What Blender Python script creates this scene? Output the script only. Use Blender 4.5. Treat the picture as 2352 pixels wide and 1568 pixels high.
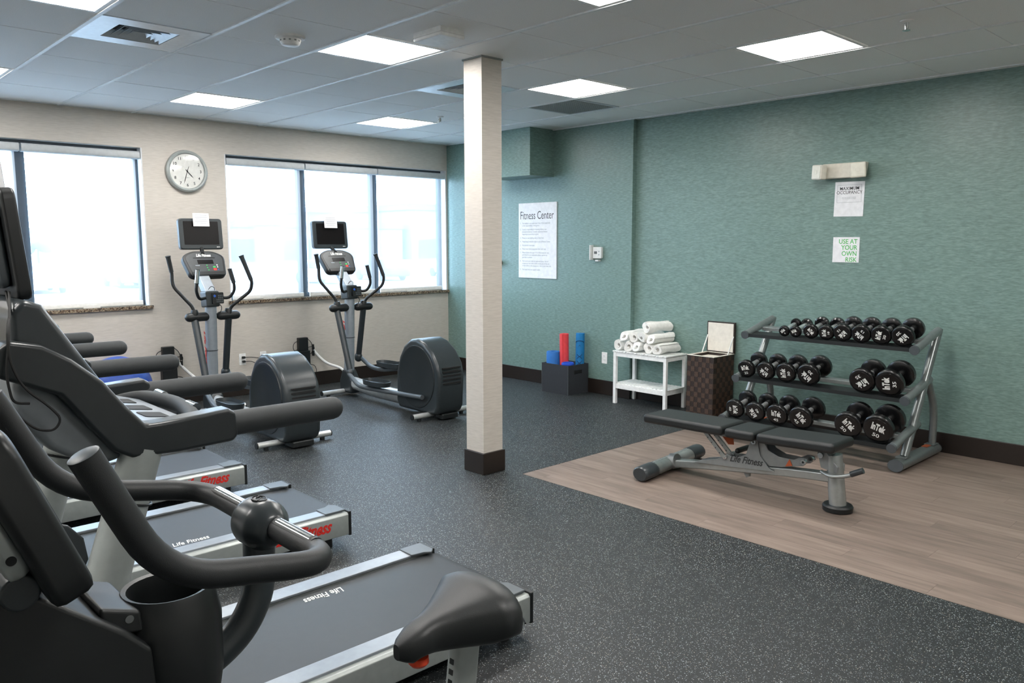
import bpy, bmesh, math, random
from mathutils import Matrix, Vector
R = math.radians
random.seed(7)
for o in list(bpy.data.objects): bpy.data.objects.remove(o)
S = bpy.context.scene; COL = S.collection

# ------------------------------------------------------------------ camera, world, exposure
H = 2.749                                   # ceiling height
cam = bpy.data.cameras.new('camera'); co = bpy.data.objects.new('camera', cam); COL.objects.link(co)
cam.sensor_width = 36; cam.lens = 1842.7 / 2352 * 36; cam.clip_start = .05; cam.clip_end = 500
co.location = (-1.4224, -4.0247, 1.5638)
yaw, pitch, roll = .7556, .1228, -.0014
f = Vector((math.sin(yaw) * math.cos(pitch), math.cos(yaw) * math.cos(pitch), -math.sin(pitch)))
r = Vector((math.cos(yaw), -math.sin(yaw), 0)); u = r.cross(f)
r2 = r * math.cos(roll) + u * math.sin(roll); u2 = -r * math.sin(roll) + u * math.cos(roll)
co.rotation_euler = Matrix((r2, u2, -f)).transposed().to_euler()
S.camera = co
W = bpy.data.worlds.new('overcast_sky'); S.world = W; W.use_nodes = True
W.node_tree.nodes['Background'].inputs[0].default_value = (.60, .78, 1.0, 1)
W.node_tree.nodes['Background'].inputs[1].default_value = 36.0
PANEL = 29.0                                # radiance of the ceiling light panels
vs = S.view_settings; vs.view_transform = 'Standard'; vs.look = 'None'; vs.exposure = 0.15; vs.gamma = 1; vs.use_curve_mapping = False
S.cycles.max_bounces = 10; S.cycles.diffuse_bounces = 8; S.cycles.glossy_bounces = 4; S.cycles.transparent_max_bounces = 16
S.cycles.sample_clamp_indirect = 6; S.cycles.caustics_reflective = False; S.cycles.caustics_refractive = False
S.cycles.use_denoising = True
def portal(x0, x1, z0, z1, y):
    L = bpy.data.lights.new('window_portal', 'AREA'); L.shape = 'RECTANGLE'; L.size = x1 - x0; L.size_y = z1 - z0
    L.cycles.is_portal = True
    o = bpy.data.objects.new('window_portal', L); COL.objects.link(o)
    o.location = ((x0 + x1) / 2, y, (z0 + z1) / 2); o.rotation_euler = (R(-90), 0, 0)
portal(-1.55, 1.285, .985, 2.44, 4.02); portal(2.07, 4.87, .985, 2.44, 4.02)

# ------------------------------------------------------------------ materials
def lin(h):
    h = h.lstrip('#'); c = [int(h[i:i + 2], 16) / 255 for i in (0, 2, 4)]
    return tuple(((x + .055) / 1.055) ** 2.4 if x > .04045 else x / 12.92 for x in c) + (1,)
class NT:
    def __init__(s, name):
        s.m = bpy.data.materials.new(name); s.m.use_nodes = True; s.t = s.m.node_tree; s.t.nodes.clear()
        s.out = s.n('ShaderNodeOutputMaterial')
    def n(s, typ, **kw):
        x = s.t.nodes.new(typ)
        for k, v in kw.items():
            if k.startswith('_'): setattr(x, k[1:], v)
            else:
                key = k.replace('__', ' ')
                (x.inputs[int(key[1:])] if key[0] == 'i' and key[1:].isdigit() else x.inputs[key]).default_value = v
        return x
    def l(s, a, b): s.t.links.new(a, b)
    def surf(s, sh): s.l(sh.outputs[0], s.out.inputs[0]); return s.m
    def coord(s, kind='Object', scale=(1, 1, 1)):
        c = s.n('ShaderNodeTexCoord'); mp = s.n('ShaderNodeMapping'); mp.inputs['Scale'].default_value = scale
        s.l(c.outputs[kind], mp.inputs[0]); return mp.outputs[0]
    def ramp(s, src, stops):
        rp = s.n('ShaderNodeValToRGB'); e = rp.color_ramp.elements
        while len(e) < len(stops): e.new(.5)
        for q, (p, c) in zip(e, stops): q.position = p; q.color = c if len(c) == 4 else (*c, 1)
        s.l(src, rp.inputs[0]); return rp.outputs[0]
MATS = {}
def mat(name, hexc, rough=.5, metal=0, var=.06, vscale=30, bump=0, bscale=200, spec=.5, coat=0):
    if name in MATS: return MATS[name]
    t = NT(name); b = t.n('ShaderNodeBsdfPrincipled'); c = lin(hexc)
    b.inputs['Roughness'].default_value = rough; b.inputs['Metallic'].default_value = metal
    b.inputs['Specular IOR Level'].default_value = spec; b.inputs['Coat Weight'].default_value = coat
    v = t.coord(); nz = t.n('ShaderNodeTexNoise', Scale=vscale, Detail=3); t.l(v, nz.inputs[0])
    col = t.ramp(nz.outputs[0], [(.3, tuple(x * (1 - var) for x in c[:3])), (.7, tuple(min(1, x * (1 + var)) for x in c[:3]))])
    t.l(col, b.inputs[0])
    if bump:
        n2 = t.n('ShaderNodeTexNoise', Scale=bscale, Detail=2); t.l(v, n2.inputs[0])
        bp = t.n('ShaderNodeBump', Strength=bump, Distance=.002); t.l(n2.outputs[0], bp.inputs['Height']); t.l(bp.outputs[0], b.inputs['Normal'])
    MATS[name] = t.surf(b); return MATS[name]
def emat(name, c, s):
    t = NT(name); e = t.n('ShaderNodeEmission'); e.inputs[0].default_value = c; e.inputs[1].default_value = s
    MATS[name] = t.surf(e); return MATS[name]

def teal_mat():
    t = NT('teal_wave_wallcovering'); b = t.n('ShaderNodeBsdfPrincipled', Roughness=.37); b.inputs['Specular IOR Level'].default_value = .5
    v = t.coord('Object', (1, 1, 1))
    w = t.n('ShaderNodeTexNoise', Scale=3.0, Detail=2); t.l(v, w.inputs[0])
    mx = t.n('ShaderNodeMix', _data_type='VECTOR', Factor=.05); t.l(v, mx.inputs[4]); t.l(w.outputs[1], mx.inputs[5])
    mp = t.n('ShaderNodeMapping'); mp.inputs['Scale'].default_value = (24, 24, 140); t.l(mx.outputs[1], mp.inputs[0])
    n1 = t.n('ShaderNodeTexNoise', Scale=1, Detail=2.5, Roughness=.55); t.l(mp.outputs[0], n1.inputs[0])
    c = t.ramp(n1.outputs[0], [(.3, lin('#637a75')), (.5, lin('#6e8882')), (.7, lin('#7d9691'))])
    t.l(c, b.inputs[0])
    bp = t.n('ShaderNodeBump', Strength=.22, Distance=.003); t.l(n1.outputs[0], bp.inputs['Height']); t.l(bp.outputs[0], b.inputs['Normal'])
    return t.surf(b)
def linen_mat():
    t = NT('beige_linen_wallcovering'); b = t.n('ShaderNodeBsdfPrincipled', Roughness=.6)
    v = t.coord('Object', (14, 14, 160)); n1 = t.n('ShaderNodeTexNoise', Scale=1, Detail=3); t.l(v, n1.inputs[0])
    c = t.ramp(n1.outputs[0], [(.3, lin('#c0b9b0')), (.7, lin('#cec7be'))]); t.l(c, b.inputs[0])
    bp = t.n('ShaderNodeBump', Strength=.2, Distance=.002); t.l(n1.outputs[0], bp.inputs['Height']); t.l(bp.outputs[0], b.inputs['Normal'])
    return t.surf(b)
def rubber_mat():
    t = NT('speckled_rubber'); b = t.n('ShaderNodeBsdfPrincipled', Roughness=.5); b.inputs['Specular IOR Level'].default_value = .45
    v = t.coord()
    base = t.n('ShaderNodeTexNoise', Scale=90, Detail=2); t.l(v, base.inputs[0])
    bc = t.ramp(base.outputs[0], [(.3, lin('#15181a')), (.7, lin('#202426'))])
    col = bc
    for sc, thr, stops in ((170, .26, [(0, lin('#c9cfd0')), (.35, lin('#8d9aa0')), (.7, lin('#a99f8d')), (1, lin('#7f958e'))]), (240, .20, [(0, lin('#8b9496')), (1, lin('#6f7a80'))])):
        vo = t.n('ShaderNodeTexVoronoi', Scale=sc); t.l(v, vo.inputs[0])
        sx = t.n('ShaderNodeSeparateColor'); t.l(vo.outputs['Color'], sx.inputs[0])
        pick = t.n('ShaderNodeMath', _operation='LESS_THAN', i1=thr); t.l(sx.outputs[0], pick.inputs[0])
        dd = t.n('ShaderNodeMath', _operation='LESS_THAN', i1=.33); t.l(vo.outputs['Distance'], dd.inputs[0])
        mu = t.n('ShaderNodeMath', _operation='MULTIPLY'); t.l(pick.outputs[0], mu.inputs[0]); t.l(dd.outputs[0], mu.inputs[1])
        sc_ = t.ramp(sx.outputs[1], stops)
        mx = t.n('ShaderNodeMix', _data_type='RGBA'); t.l(mu.outputs[0], mx.inputs[0]); t.l(col, mx.inputs[6]); t.l(sc_, mx.inputs[7]); col = mx.outputs[2]
    t.l(col, b.inputs[0])
    bp = t.n('ShaderNodeBump', Strength=.3, Distance=.002); t.l(base.outputs[0], bp.inputs['Height']); t.l(bp.outputs[0], b.inputs['Normal'])
    return t.surf(b)
def plank_mat():
    t = NT('grey_oak_vinyl'); b = t.n('ShaderNodeBsdfPrincipled', Roughness=.5)
    oi = t.n('ShaderNodeObjectInfo'); c = t.n('ShaderNodeTexCoord')
    ad = t.n('ShaderNodeVectorMath', _operation='ADD'); t.l(c.outputs['Object'], ad.inputs[0])
    cm = t.n('ShaderNodeVectorMath', _operation='SCALE'); cm.inputs[0].default_value = (7, 31, 3); t.l(oi.outputs['Random'], cm.inputs['Scale']); t.l(cm.outputs[0], ad.inputs[1])
    mp = t.n('ShaderNodeMapping'); mp.inputs['Scale'].default_value = (22, 2.2, 1); t.l(ad.outputs[0], mp.inputs[0])
    n1 = t.n('ShaderNodeTexNoise', Scale=1, Detail=5, Roughness=.6); t.l(mp.outputs[0], n1.inputs[0])
    cc = t.ramp(n1.outputs[0], [(.28, lin('#64584f')), (.5, lin('#7c6d64')), (.72, lin('#8c7c72'))])
    br = t.n('ShaderNodeMapRange', i3=.90, i4=1.06); t.l(oi.outputs['Random'], br.inputs[0])
    mu = t.n('ShaderNodeMix', _data_type='RGBA', _blend_type='MULTIPLY', Factor=1.0); t.l(cc, mu.inputs[6]); t.l(br.outputs[0], mu.inputs[7])
    t.l(mu.outputs[2], b.inputs[0]); return t.surf(b)
def tile_mat():
    t = NT('mineral_ceiling_tile'); b = t.n('ShaderNodeBsdfPrincipled', Roughness=.75); v = t.coord()
    n1 = t.n('ShaderNodeTexNoise', Scale=260, Detail=2); t.l(v, n1.inputs[0])
    t.l(t.ramp(n1.outputs[0], [(.35, lin('#ecedec')), (.6, lin('#f6f7f6'))]), b.inputs[0])
    bp = t.n('ShaderNodeBump', Strength=.3, Distance=.002); t.l(n1.outputs[0], bp.inputs['Height']); t.l(bp.outputs[0], b.inputs['Normal'])
    return t.surf(b)
def granite_mat():
    t = NT('brown_granite'); b = t.n('ShaderNodeBsdfPrincipled', Roughness=.2); v = t.coord()
    vo = t.n('ShaderNodeTexVoronoi', Scale=90); t.l(v, vo.inputs[0]); sx = t.n('ShaderNodeSeparateColor'); t.l(vo.outputs['Color'], sx.inputs[0])
    t.l(t.ramp(sx.outputs[0], [(.0, lin('#2b2420')), (.4, lin('#6e5a48')), (.75, lin('#a59680')), (1, lin('#3a3431'))]), b.inputs[0]); return t.surf(b)
def glass_mat():
    t = NT('window_glass'); tr = t.n('ShaderNodeBsdfTransparent'); tr.inputs[0].default_value = (.93, .97, .98, 1); g = t.n('ShaderNodeBsdfGlossy', Roughness=.02)
    lw = t.n('ShaderNodeLayerWeight', Blend=.12); mx = t.n('ShaderNodeMixShader'); t.l(lw.outputs['Facing'], mx.inputs[0]); t.l(tr.outputs[0], mx.inputs[1]); t.l(g.outputs[0], mx.inputs[2])
    return t.surf(mx)
def clear_mat():
    t = NT('clear_cover'); tr = t.n('ShaderNodeBsdfTransparent'); tr.inputs[0].default_value = (.985, .99, .99, 1); g = t.n('ShaderNodeBsdfGlossy', Roughness=.05)
    mx = t.n('ShaderNodeMixShader', i0=.04); t.l(tr.outputs[0], mx.inputs[1]); t.l(g.outputs[0], mx.inputs[2]); return t.surf(mx)
def shade_mat():
    t = NT('solar_screen_fabric'); tr = t.n('ShaderNodeBsdfTransparent'); tl = t.n('ShaderNodeBsdfTranslucent'); tl.inputs[0].default_value = (.085, .088, .09, 1)
    df = t.n('ShaderNodeBsdfDiffuse'); df.inputs[0].default_value = (.75, .77, .8, 1)
    m1 = t.n('ShaderNodeMixShader', i0=.45); t.l(tl.outputs[0], m1.inputs[1]); t.l(df.outputs[0], m1.inputs[2])
    m2 = t.n('ShaderNodeMixShader', i0=.83); t.l(tr.outputs[0], m2.inputs[1]); t.l(m1.outputs[0], m2.inputs[2]); return t.surf(m2)
def woven_mat():
    t = NT('woven_brown_fibre'); b = t.n('ShaderNodeBsdfPrincipled', Roughness=.6); v = t.coord('Object', (1, 1, 1))
    ck = t.n('ShaderNodeTexChecker', Scale=90); t.l(v, ck.inputs[0]); ck.inputs[1].default_value = lin('#2f231c'); ck.inputs[2].default_value = lin('#251b16')
    nz = t.n('ShaderNodeTexNoise', Scale=140); t.l(v, nz.inputs[0]); mx = t.n('ShaderNodeMix', _data_type='RGBA', _blend_type='OVERLAY', Factor=.4); t.l(ck.outputs[0], mx.inputs[6]); t.l(nz.outputs[0], mx.inputs[7])
    t.l(mx.outputs[2], b.inputs[0]); bp = t.n('ShaderNodeBump', Strength=.6, Distance=.004); t.l(ck.outputs[1], bp.inputs['Height']); t.l(bp.outputs[0], b.inputs['Normal']); return t.surf(b)
M = dict(
    teal=teal_mat(), linen=linen_mat(), rubber=rubber_mat(), plank=plank_mat(), tile=tile_mat(), granite=granite_mat(), glass=glass_mat(), shade=shade_mat(), woven=woven_mat(),
    paint=mat('warm_wall_paint', '#efece6', .7), grid=mat('white_grid_paint', '#e6e9ea', .38), base=mat('espresso_base_trim', '#211a16', .38), jamb=mat('white_reveal_paint', '#d8d9da', .5),
    frame=mat('dark_bronze_aluminium', '#3b4146', .4, .3), white=mat('white_plastic', '#efefed', .4), ivory=mat('ivory_plastic', '#dcd7ca', .4), paper=mat('white_paper', '#e6e7ea', .7), cass=mat('grey_shade_cassette', '#b9bdbf', .45),
    vent=mat('white_vent_metal', '#ccd3d8', .3, .2), dark=mat('black_void', '#0d0e0f', .7), grille=mat('grey_grille', '#8f9492', .6),
    panel=emat('light_panel_diffuser', (1.0, .97, .93, 1), PANEL),
    blk=mat('black_plastic', '#16191a', .42), blk2=mat('charcoal_plastic', '#2e3437', .30), blk3=mat('grey_plastic', '#50565a', .4), skirt=mat('mid_grey_plastic', '#666c70', .45), face=mat('charcoal_console_face', '#3a3e40', .4), hous=mat('dark_housing_plastic', '#23282a', .32), foam=mat('charcoal_grip_foam', '#2a2e30', .62, bump=.15, bscale=600),
    foam2=mat('black_handlebar_foam', '#191c1e', .5, bump=.1, bscale=700), silver=mat('silver_paint', '#a2a8a6', .32, .25), benchsilver=mat('bench_silver_paint', '#a0a5a4', .26, .6), bright=mat('bright_steel', '#d3d6d6', .28, .55), handle=mat('knurled_chrome', '#e2e4e4', .3, .9), chrome=mat('chrome_steel', '#c9cccd', .16, 1), grey=mat('grey_metal_paint', '#85898a', .36, .3), mast=mat('blue_grey_paint', '#9aa2a9', .38, .3),
    belt=mat('treadmill_belt', '#2a2d30', .5, bump=.2, bscale=900), foot=mat('grey_side_rail', '#8a9096', .34, .35), vinyl=mat('black_vinyl_leather', '#1a1d1e', .46, bump=.12, bscale=500), red=mat('red_ink', '#cf2a22', .5), whiteink=mat('white_ink', '#dcdcd8', .5),
    blackink=mat('black_ink', '#22262a', .6), greyink=mat('grey_ink', '#9da3a8', .6), greenink=mat('green_ink', '#4fb35c', .6), logoink=mat('dark_grey_ink', '#2b2e30', .5), orange=mat('orange_label', '#b5562c', .5), redbtn=mat('red_button', '#e2392c', .4), grnbtn=mat('green_button', '#2fae55', .4), bluebtn=mat('blue_button', '#2d5fc0', .4), redknob=mat('red_knob', '#d2401f', .4),
    screen=mat('dark_glass_screen', '#100d0e', .3, spec=.25), iron=mat('black_urethane', '#0b0b0c', .25, coat=.1), steel=mat('dark_steel_shelf', '#232627', .4, .3), rack=mat('silver_grey_rack_paint', '#868c8c', .28, .55), whitewood=mat('white_painted_wood', '#f1f2f1', .45), towel=mat('white_terry_cloth', '#f6f5f1', .95, bump=.6, bscale=500),
    crate=mat('dark_grey_felt', '#2b2e33', .85, bump=.3, bscale=500), liner=mat('cream_liner', '#e3ddd2', .8), rblue=mat('blue_foam', '#1265b0', .6, bump=.3, bscale=300), rred=mat('red_yoga_foam', '#e4454b', .6), bmat=mat('blue_yoga_foam', '#1577b4', .6), navy=mat('navy_print', '#123a63', .6), ring=mat('cobalt_rubber', '#1c4fc0', .4), ball=mat('blue_vinyl', '#1d4496', .35),
    clockface=mat('white_dial', '#e9e7e2', .4), tray=mat('pale_grey_tray', '#8b939c', .3), clear=clear_mat(),
    asphalt=mat('pale_concrete', '#abadb0', .9, vscale=.2), line=mat('white_road_paint', '#ffffff', .8), store=mat('pale_stucco', '#827f8b', .9), store2=mat('blue_grey_cladding', '#6a7080', .8), brickred=mat('rust_awning', '#a8705c', .8), leaf=mat('pale_foliage', '#68726f', .9, var=.3, vscale=3), bark=mat('grey_bark', '#5b5853', .9),
    car1=mat('white_car_paint', '#a9acb0', .3), car2=mat('silver_car_paint', '#7d8289', .3, .3), car3=mat('blue_car_paint', '#566178', .3), tyre=mat('grey_tyre', '#4c4f55', .8))

# ------------------------------------------------------------------ mesh helpers
ID = Matrix.Identity(4)
def T(x, y, z): return Matrix.Translation((x, y, z))
def frame(o, u_, n_):
    u_ = Vector(u_).normalized(); n_ = Vector(n_).normalized(); v_ = n_.cross(u_)
    m = Matrix((u_, v_, n_)).transposed().to_4x4(); m.translation = Vector(o); return m
class MB:
    def __init__(s): s.v = []; s.f = []
    def add(s, vs_, fs, m=ID):
        k = len(s.v); s.v += [tuple(m @ Vector(p)) for p in vs_]; s.f += [tuple(i + k for i in q) for q in fs]; return s
    def box(s, x0, x1, y0, y1, z0, z1, m=ID):
        return s.add([(x, y, z) for z in (z0, z1) for y in (y0, y1) for x in (x0, x1)], [(0, 2, 3, 1), (4, 5, 7, 6), (0, 1, 5, 4), (2, 6, 7, 3), (0, 4, 6, 2), (1, 3, 7, 5)], m)
    def rings(s, rings, caps=True, closed=False, m=ID):
        n = len(rings[0]); vs_ = [p for q in rings for p in q]; fs = []
        k = len(rings)
        for i in range(k if closed else k - 1):
            a, b = i * n, ((i + 1) % k) * n
            fs += [(a + j, a + (j + 1) % n, b + (j + 1) % n, b + j) for j in range(n)]
        if caps and not closed: fs += [tuple(range(n - 1, -1, -1)), tuple(range((k - 1) * n, k * n))]
        return s.add(vs_, fs, m)
    def cyl(s, p0, p1, r0, r1=None, n=16, m=ID, caps=True):
        return s.tube([p0, p1], [r0, r0 if r1 is None else r1], n, m=m, caps=caps)
    def tube(s, pts, r, n=12, m=ID, closed=False, caps=True, flat=1.0, up=None):
        P = [Vector(p) for p in pts]; k = len(P)
        if not isinstance(r, (list, tuple)): r = [r] * k
        tg = []
        for i in range(k):
            a = P[i] - P[i - 1] if i or closed else P[1] - P[0]
            b = P[(i + 1) % k] - P[i] if i < k - 1 or closed else a
            tg.append((a.normalized() + b.normalized()).normalized())
        x = Vector(up) if up else (Vector((0, 0, 1)) if abs(tg[0].z) < .9 else Vector((1, 0, 0)))
        rg = []
        for i in range(k):
            x = (x - tg[i] * x.dot(tg[i])).normalized(); y = tg[i].cross(x)
            rg.append([P[i] + (x * math.cos(2 * math.pi * j / n) + y * (math.sin(2 * math.pi * j / n) * flat)) * r[i] for j in range(n)])
        return s.rings(rg, caps, closed, m)
    def capsule(s, p0, p1, r, n=16, m=ID, both=False):
        p0, p1 = Vector(p0), Vector(p1); d = (p1 - p0).normalized(); pts, rr = [], []
        if both:
            for a in (85, 65, 45, 25): pts.append(p0 + d * (r - r * math.sin(R(a)))); rr.append(r * math.cos(R(a)))
        else: pts.append(p0); rr.append(r)
        pts.append(p0 + d * r); rr.append(r); pts.append(p1 - d * r); rr.append(r)
        for a in (25, 45, 65, 85): pts.append(p1 - d * r + d * r * math.sin(R(a))); rr.append(r * math.cos(R(a)))
        return s.tube(pts, rr, n, m=m)
    def lathe(s, prof, n=24, m=ID, caps=True):
        return s.rings([[(q * math.cos(2 * math.pi * j / n), q * math.sin(2 * math.pi * j / n), z) for j in range(n)] for q, z in prof], caps, False, m)
    def prism(s, poly, d0, d1, axis='y', m=ID):
        g = {'y': lambda a, b, d: (a, d, b), 'x': lambda a, b, d: (d, a, b), 'z': lambda a, b, d: (a, b, d)}[axis]
        n = len(poly)
        return s.rings([[g(a, b, d0) for a, b in poly], [g(a, b, d1) for a, b in poly]], True, False, m)
    def ball(s, c, rad, n=20, k=12, m=ID):
        rx, ry, rz = rad if isinstance(rad, (tuple, list)) else (rad,) * 3
        return s.rings([[(c[0] + rx * math.sin(t) * math.cos(2 * math.pi * j / n), c[1] + ry * math.sin(t) * math.sin(2 * math.pi * j / n), c[2] - rz * math.cos(t)) for j in range(n)] for t in [math.pi * (i + .15) / (k + .3) for i in range(k + 1)]], True, False, m)
    def mesh(s, name, off=(0, 0, 0)):
        me = bpy.data.meshes.new(name); o = Vector(off)
        me.from_pydata([tuple(Vector(p) - o) for p in s.v], [], s.f)
        bm = bmesh.new(); bm.from_mesh(me); bmesh.ops.recalc_face_normals(bm, faces=bm.faces); bm.to_mesh(me); bm.free()
        me.polygons.foreach_set('use_smooth', [True] * len(me.polygons)); me.set_sharp_from_angle(angle=R(38)); me.update(); return me
def rect_sweep(pts, hw, hh):
    b = MB(); b.rings([[(3.08 + sx * hw, y, z + sz * hh) for sx, sz in ((-1, -1), (1, -1), (1, 1), (-1, 1))] for y, z in pts]); return b
def fillet(pts, rad, seg=6, closed=False):
    P = [Vector(p) for p in pts]; out = []; k = len(P)
    for i in range(k):
        if (i in (0, k - 1)) and not closed: out.append(P[i]); continue
        a, b, c = P[i - 1], P[i], P[(i + 1) % k]
        q = min(rad, (a - b).length * .48, (c - b).length * .48)
        s0 = b + (a - b).normalized() * q; s1 = b + (c - b).normalized() * q
        for j in range(seg + 1):
            t = j / seg; out.append(s0 * (1 - t) ** 2 + b * 2 * t * (1 - t) + s1 * t * t)
    return out
def rrect(w, h, rad, seg=5, cx=0, cy=0):
    return [(p.x + cx, p.y + cy) for p in fillet([(-w / 2, -h / 2, 0), (w / 2, -h / 2, 0), (w / 2, h / 2, 0), (-w / 2, h / 2, 0)], rad, seg, True)]
def link(name, me, m, parent=None, bev=0, seg=2):
    o = bpy.data.objects.new(name, me); COL.objects.link(o); o.parent = parent
    if not me.materials: me.materials.append(m)
    if bev:
        b = o.modifiers.new('edge', 'BEVEL'); b.width = bev; b.segments = seg; b.limit_method = 'ANGLE'; b.angle_limit = R(38); b.harden_normals = True
    return o
def obj(name, mb, m, parent=None, off=(0, 0, 0), bev=0, seg=2, label=None):
    o = link(name, mb.mesh(name, off), m, parent, bev, seg)
    if label: o['label'] = label
    return o
def tag(o, label, cat, group=None):
    o['label'] = label; o['category'] = cat
    if group: o['group'] = group
    return o
def struct(name, mb, m, parent=None, bev=0):
    o = obj(name, mb, m, parent, bev=bev)
    if parent is None: o['kind'] = 'structure'
    return o
def thing(name, loc, label, cat, group=None, rot=(0, 0, 0)):
    o = bpy.data.objects.new(name, None); COL.objects.link(o); o.location = loc; o.rotation_euler = rot; o.empty_display_size = .1
    return tag(o, label, cat, group)
def kids(o): return [c for c in bpy.data.objects if c.parent == o]
def dup(root, loc, label, rot=None):
    def cp(o, par):
        c = o.copy(); COL.objects.link(c); c.parent = par
        for k in list(o.children): cp(k, c)
        return c
    c = cp(root, None); c.location = loc; c['label'] = label
    if rot: c.rotation_euler = rot
    return c
_tx = {}
def text(body, size=1, align='CENTER', shear=0, bold=0, space=1, line=1, sx=1, depth=.0006, valign='CENTER'):
    key = (body, size, align, shear, bold, space, line, sx, depth, valign)
    if key not in _tx:
        c = bpy.data.curves.new('lettering', 'FONT'); c.body = body; c.size = size; c.align_x = align; c.align_y = valign; c.shear = shear; c.offset = bold; c.space_character = space; c.space_line = line; c.extrude = depth; c.resolution_u = 3
        o = bpy.data.objects.new('lettering', c); COL.objects.link(o)
        dg = bpy.context.evaluated_depsgraph_get()
        me = bpy.data.meshes.new_from_object(o.evaluated_get(dg), preserve_all_data_layers=False, depsgraph=dg)
        bpy.data.objects.remove(o); me.materials.clear()
        if sx != 1: me.transform(Matrix.Diagonal((sx, 1, 1, 1)))
        _tx[key] = me
    return _tx[key].copy()
def lettering(me, m4, m, parent, off=(0, 0, 0), name='lettering'):
    me.transform(T(*[-a for a in off]) @ m4); return link(name, me, m, parent)

# ------------------------------------------------------------------ room shell
XL, XN, XF, YB, YC = -3.7, 4.95, 4.888, 3.84, -6.3      # left wall, right wall, furred-out right wall, window wall, wall behind
WX, WY = 2.27, -.205                                    # corner of the wood floor
b = MB(); b.box(XL, WX, YC, YB, -.08, 0); b.box(WX, XN, WY, YB, -.08, 0); b.box(WX, XN, YC, WY, -.08, -.008)
floor = struct('floor', b, M['rubber'])
pm = {}
PW, PL = .1524, 1.22
def plank_mesh(w, l):
    k = (round(w, 4), round(l, 4))
    if k not in pm:
        b = MB(); b.box(.0004, w - .0004, .0004, l - .0004, -.007, 0); pm[k] = b.mesh('plank')
    return pm[k]
x = WX + .002; i = 0
while x < XN - .02:
    w = min(PW, XN - x - .001); y1 = WY - .002; first = ((i * 5) % 8 + 1) / 8 * PL
    while y1 > YC + .01:
        l = min(first, y1 - YC); first = PL
        o = link('plank', plank_mesh(w, l), M['plank'], floor); o.location = (x, y1 - l, 0); y1 -= l
    x += PW; i += 1
W1 = (-1.55, 1.285); W2 = (2.07, 4.875); WZ0, WZ1 = .975, 2.437
b = MB(); D = .16
b.box(XL, XN + .1, YB, YB + D, -.08, WZ0); b.box(XL, XN + .1, YB, YB + D, WZ1, H + .1)
for a, c in ((XL, W1[0]), (W1[1], W2[0]), (W2[1], XN + .1)): b.box(a, c, YB, YB + D, WZ0, WZ1)
struct('wall_back', b, M['linen'])
b = MB(); b.box(XN, XN + .12, YC, YB, -.08, H + .1); b.box(XF, XN, .955, YB, 0, H); struct('wall_right', b, M['teal'])
b = MB(); b.box(4.53, XF, 2.02, 2.72, 2.258, H - .001); struct('trim_1', b, M['teal'])        # boxed-in soffit under the ceiling
b = MB(); b.box(XL - .12, XL, YC, YB, -.08, H + .1); struct('wall_left', b, M['paint'])
b = MB(); b.box(XL, XN, YC - .12, YC, -.08, H + .1); struct('wall_front', b, M['paint'])
def base(name, x0, x1, y0, y1):
    b = MB(); b.box(x0, x1, y0, y1, 0, .15); struct(name, b, M['base'], bev=.004)
base('baseboard_back', XL, XF, YB - .014, YB); base('baseboard_right', XN - .014, XN, YC, .955); base('baseboard_right', XF - .014, XF, .941, YB - .014); base('baseboard_left', XL, XL + .014, YC, YB - .014)
# column
CX0, CX1, CY0, CY1 = 2.066, 2.238, -.042, .135
b = MB(); b.box(CX0, CX1, CY0, CY1, 0, H - .002); column = struct('column', b, M['linen']); column['kind'] = 'structure'
b = MB(); b.box(CX0 - .014, CX1 + .014, CY0 - .014, CY1 + .014, 0, .148); struct('column_base', b, M['base'], column, bev=.004)
b = MB(); b.box(CX0 - .008, CX1 + .008, CY0 - .008, CY1 + .008, H - .012, H - .001); struct('column_trim', b, M['grille'], column)

# ------------------------------------------------------------------ ceiling: slab, tiles, T bars
b = MB(); b.box(XL - .1, XN + .1, YC - .1, YB + .1, H + .12, H + .2); ceiling = struct('ceiling', b, M['paint'])
TT = .61
lights = [(-1, 0), (-1, 4), (2, 0), (2, 4), (5, 0), (5, 4), (5, -3), (2, -3), (-1, -3), (-4, 0), (-4, -3), (-4, 4), (2, -7), (5, -7), (-1, -7)]  # those over the bike, far left and behind the viewpoint: unseen, added for illumination
vents = [(0, 1), (4, 1), (6, 1)]
skip = set(lights + vents)
tm = {}
def tile_mesh(w, l):
    k = (round(w, 4), round(l, 4))
    if k not in tm: b = MB(); b.box(0, w, 0, l, 0, .016); tm[k] = b.mesh('ceiling_tile')
    return tm[k]
g = .0105; gy = .004
i0, i1, j0, j1 = math.floor(XL / TT), math.floor(XN / TT), math.floor(YC / TT), math.floor(YB / TT)
for i in range(i0, i1 + 1):
    for j in range(j0, j1 + 1):
        if (i, j) in skip: continue
        xa, xb, ya, yb = max(i * TT + g, XL), min((i + 1) * TT - g, XN), max(j * TT + gy, YC), min((j + 1) * TT - gy, YB)
        if xb - xa < .02 or yb - ya < .02: continue
        o = link('ceiling_tile', tile_mesh(xb - xa, yb - ya), M['tile'], ceiling); o.location = (xa, ya, H - .001 + random.uniform(-.001, .001))
for i in range(i0 + 1, i1 + 1):
    b = MB(); b.box(i * TT - .011, i * TT + .011, YC, YB, H - .009, H + .03); struct('main_runner', b, M['grid'], ceiling)
for j in range(j0 + 1, j1 + 1):
    b = MB(); b.box(XL, XN, j * TT - .008, j * TT + .008, H + .003, H + .028); struct('cross_tee', b, M['grid'], ceiling)
b = MB(); b.box(XL, XN, YB - .022, YB, H - .005, H + .02); b.box(XF - .022, XF, .955, YB, H - .005, H + .02); b.box(XN - .022, XN, YC, .955, H - .005, H + .02); struct('wall_angle', b, M['grid'], ceiling)
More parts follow.
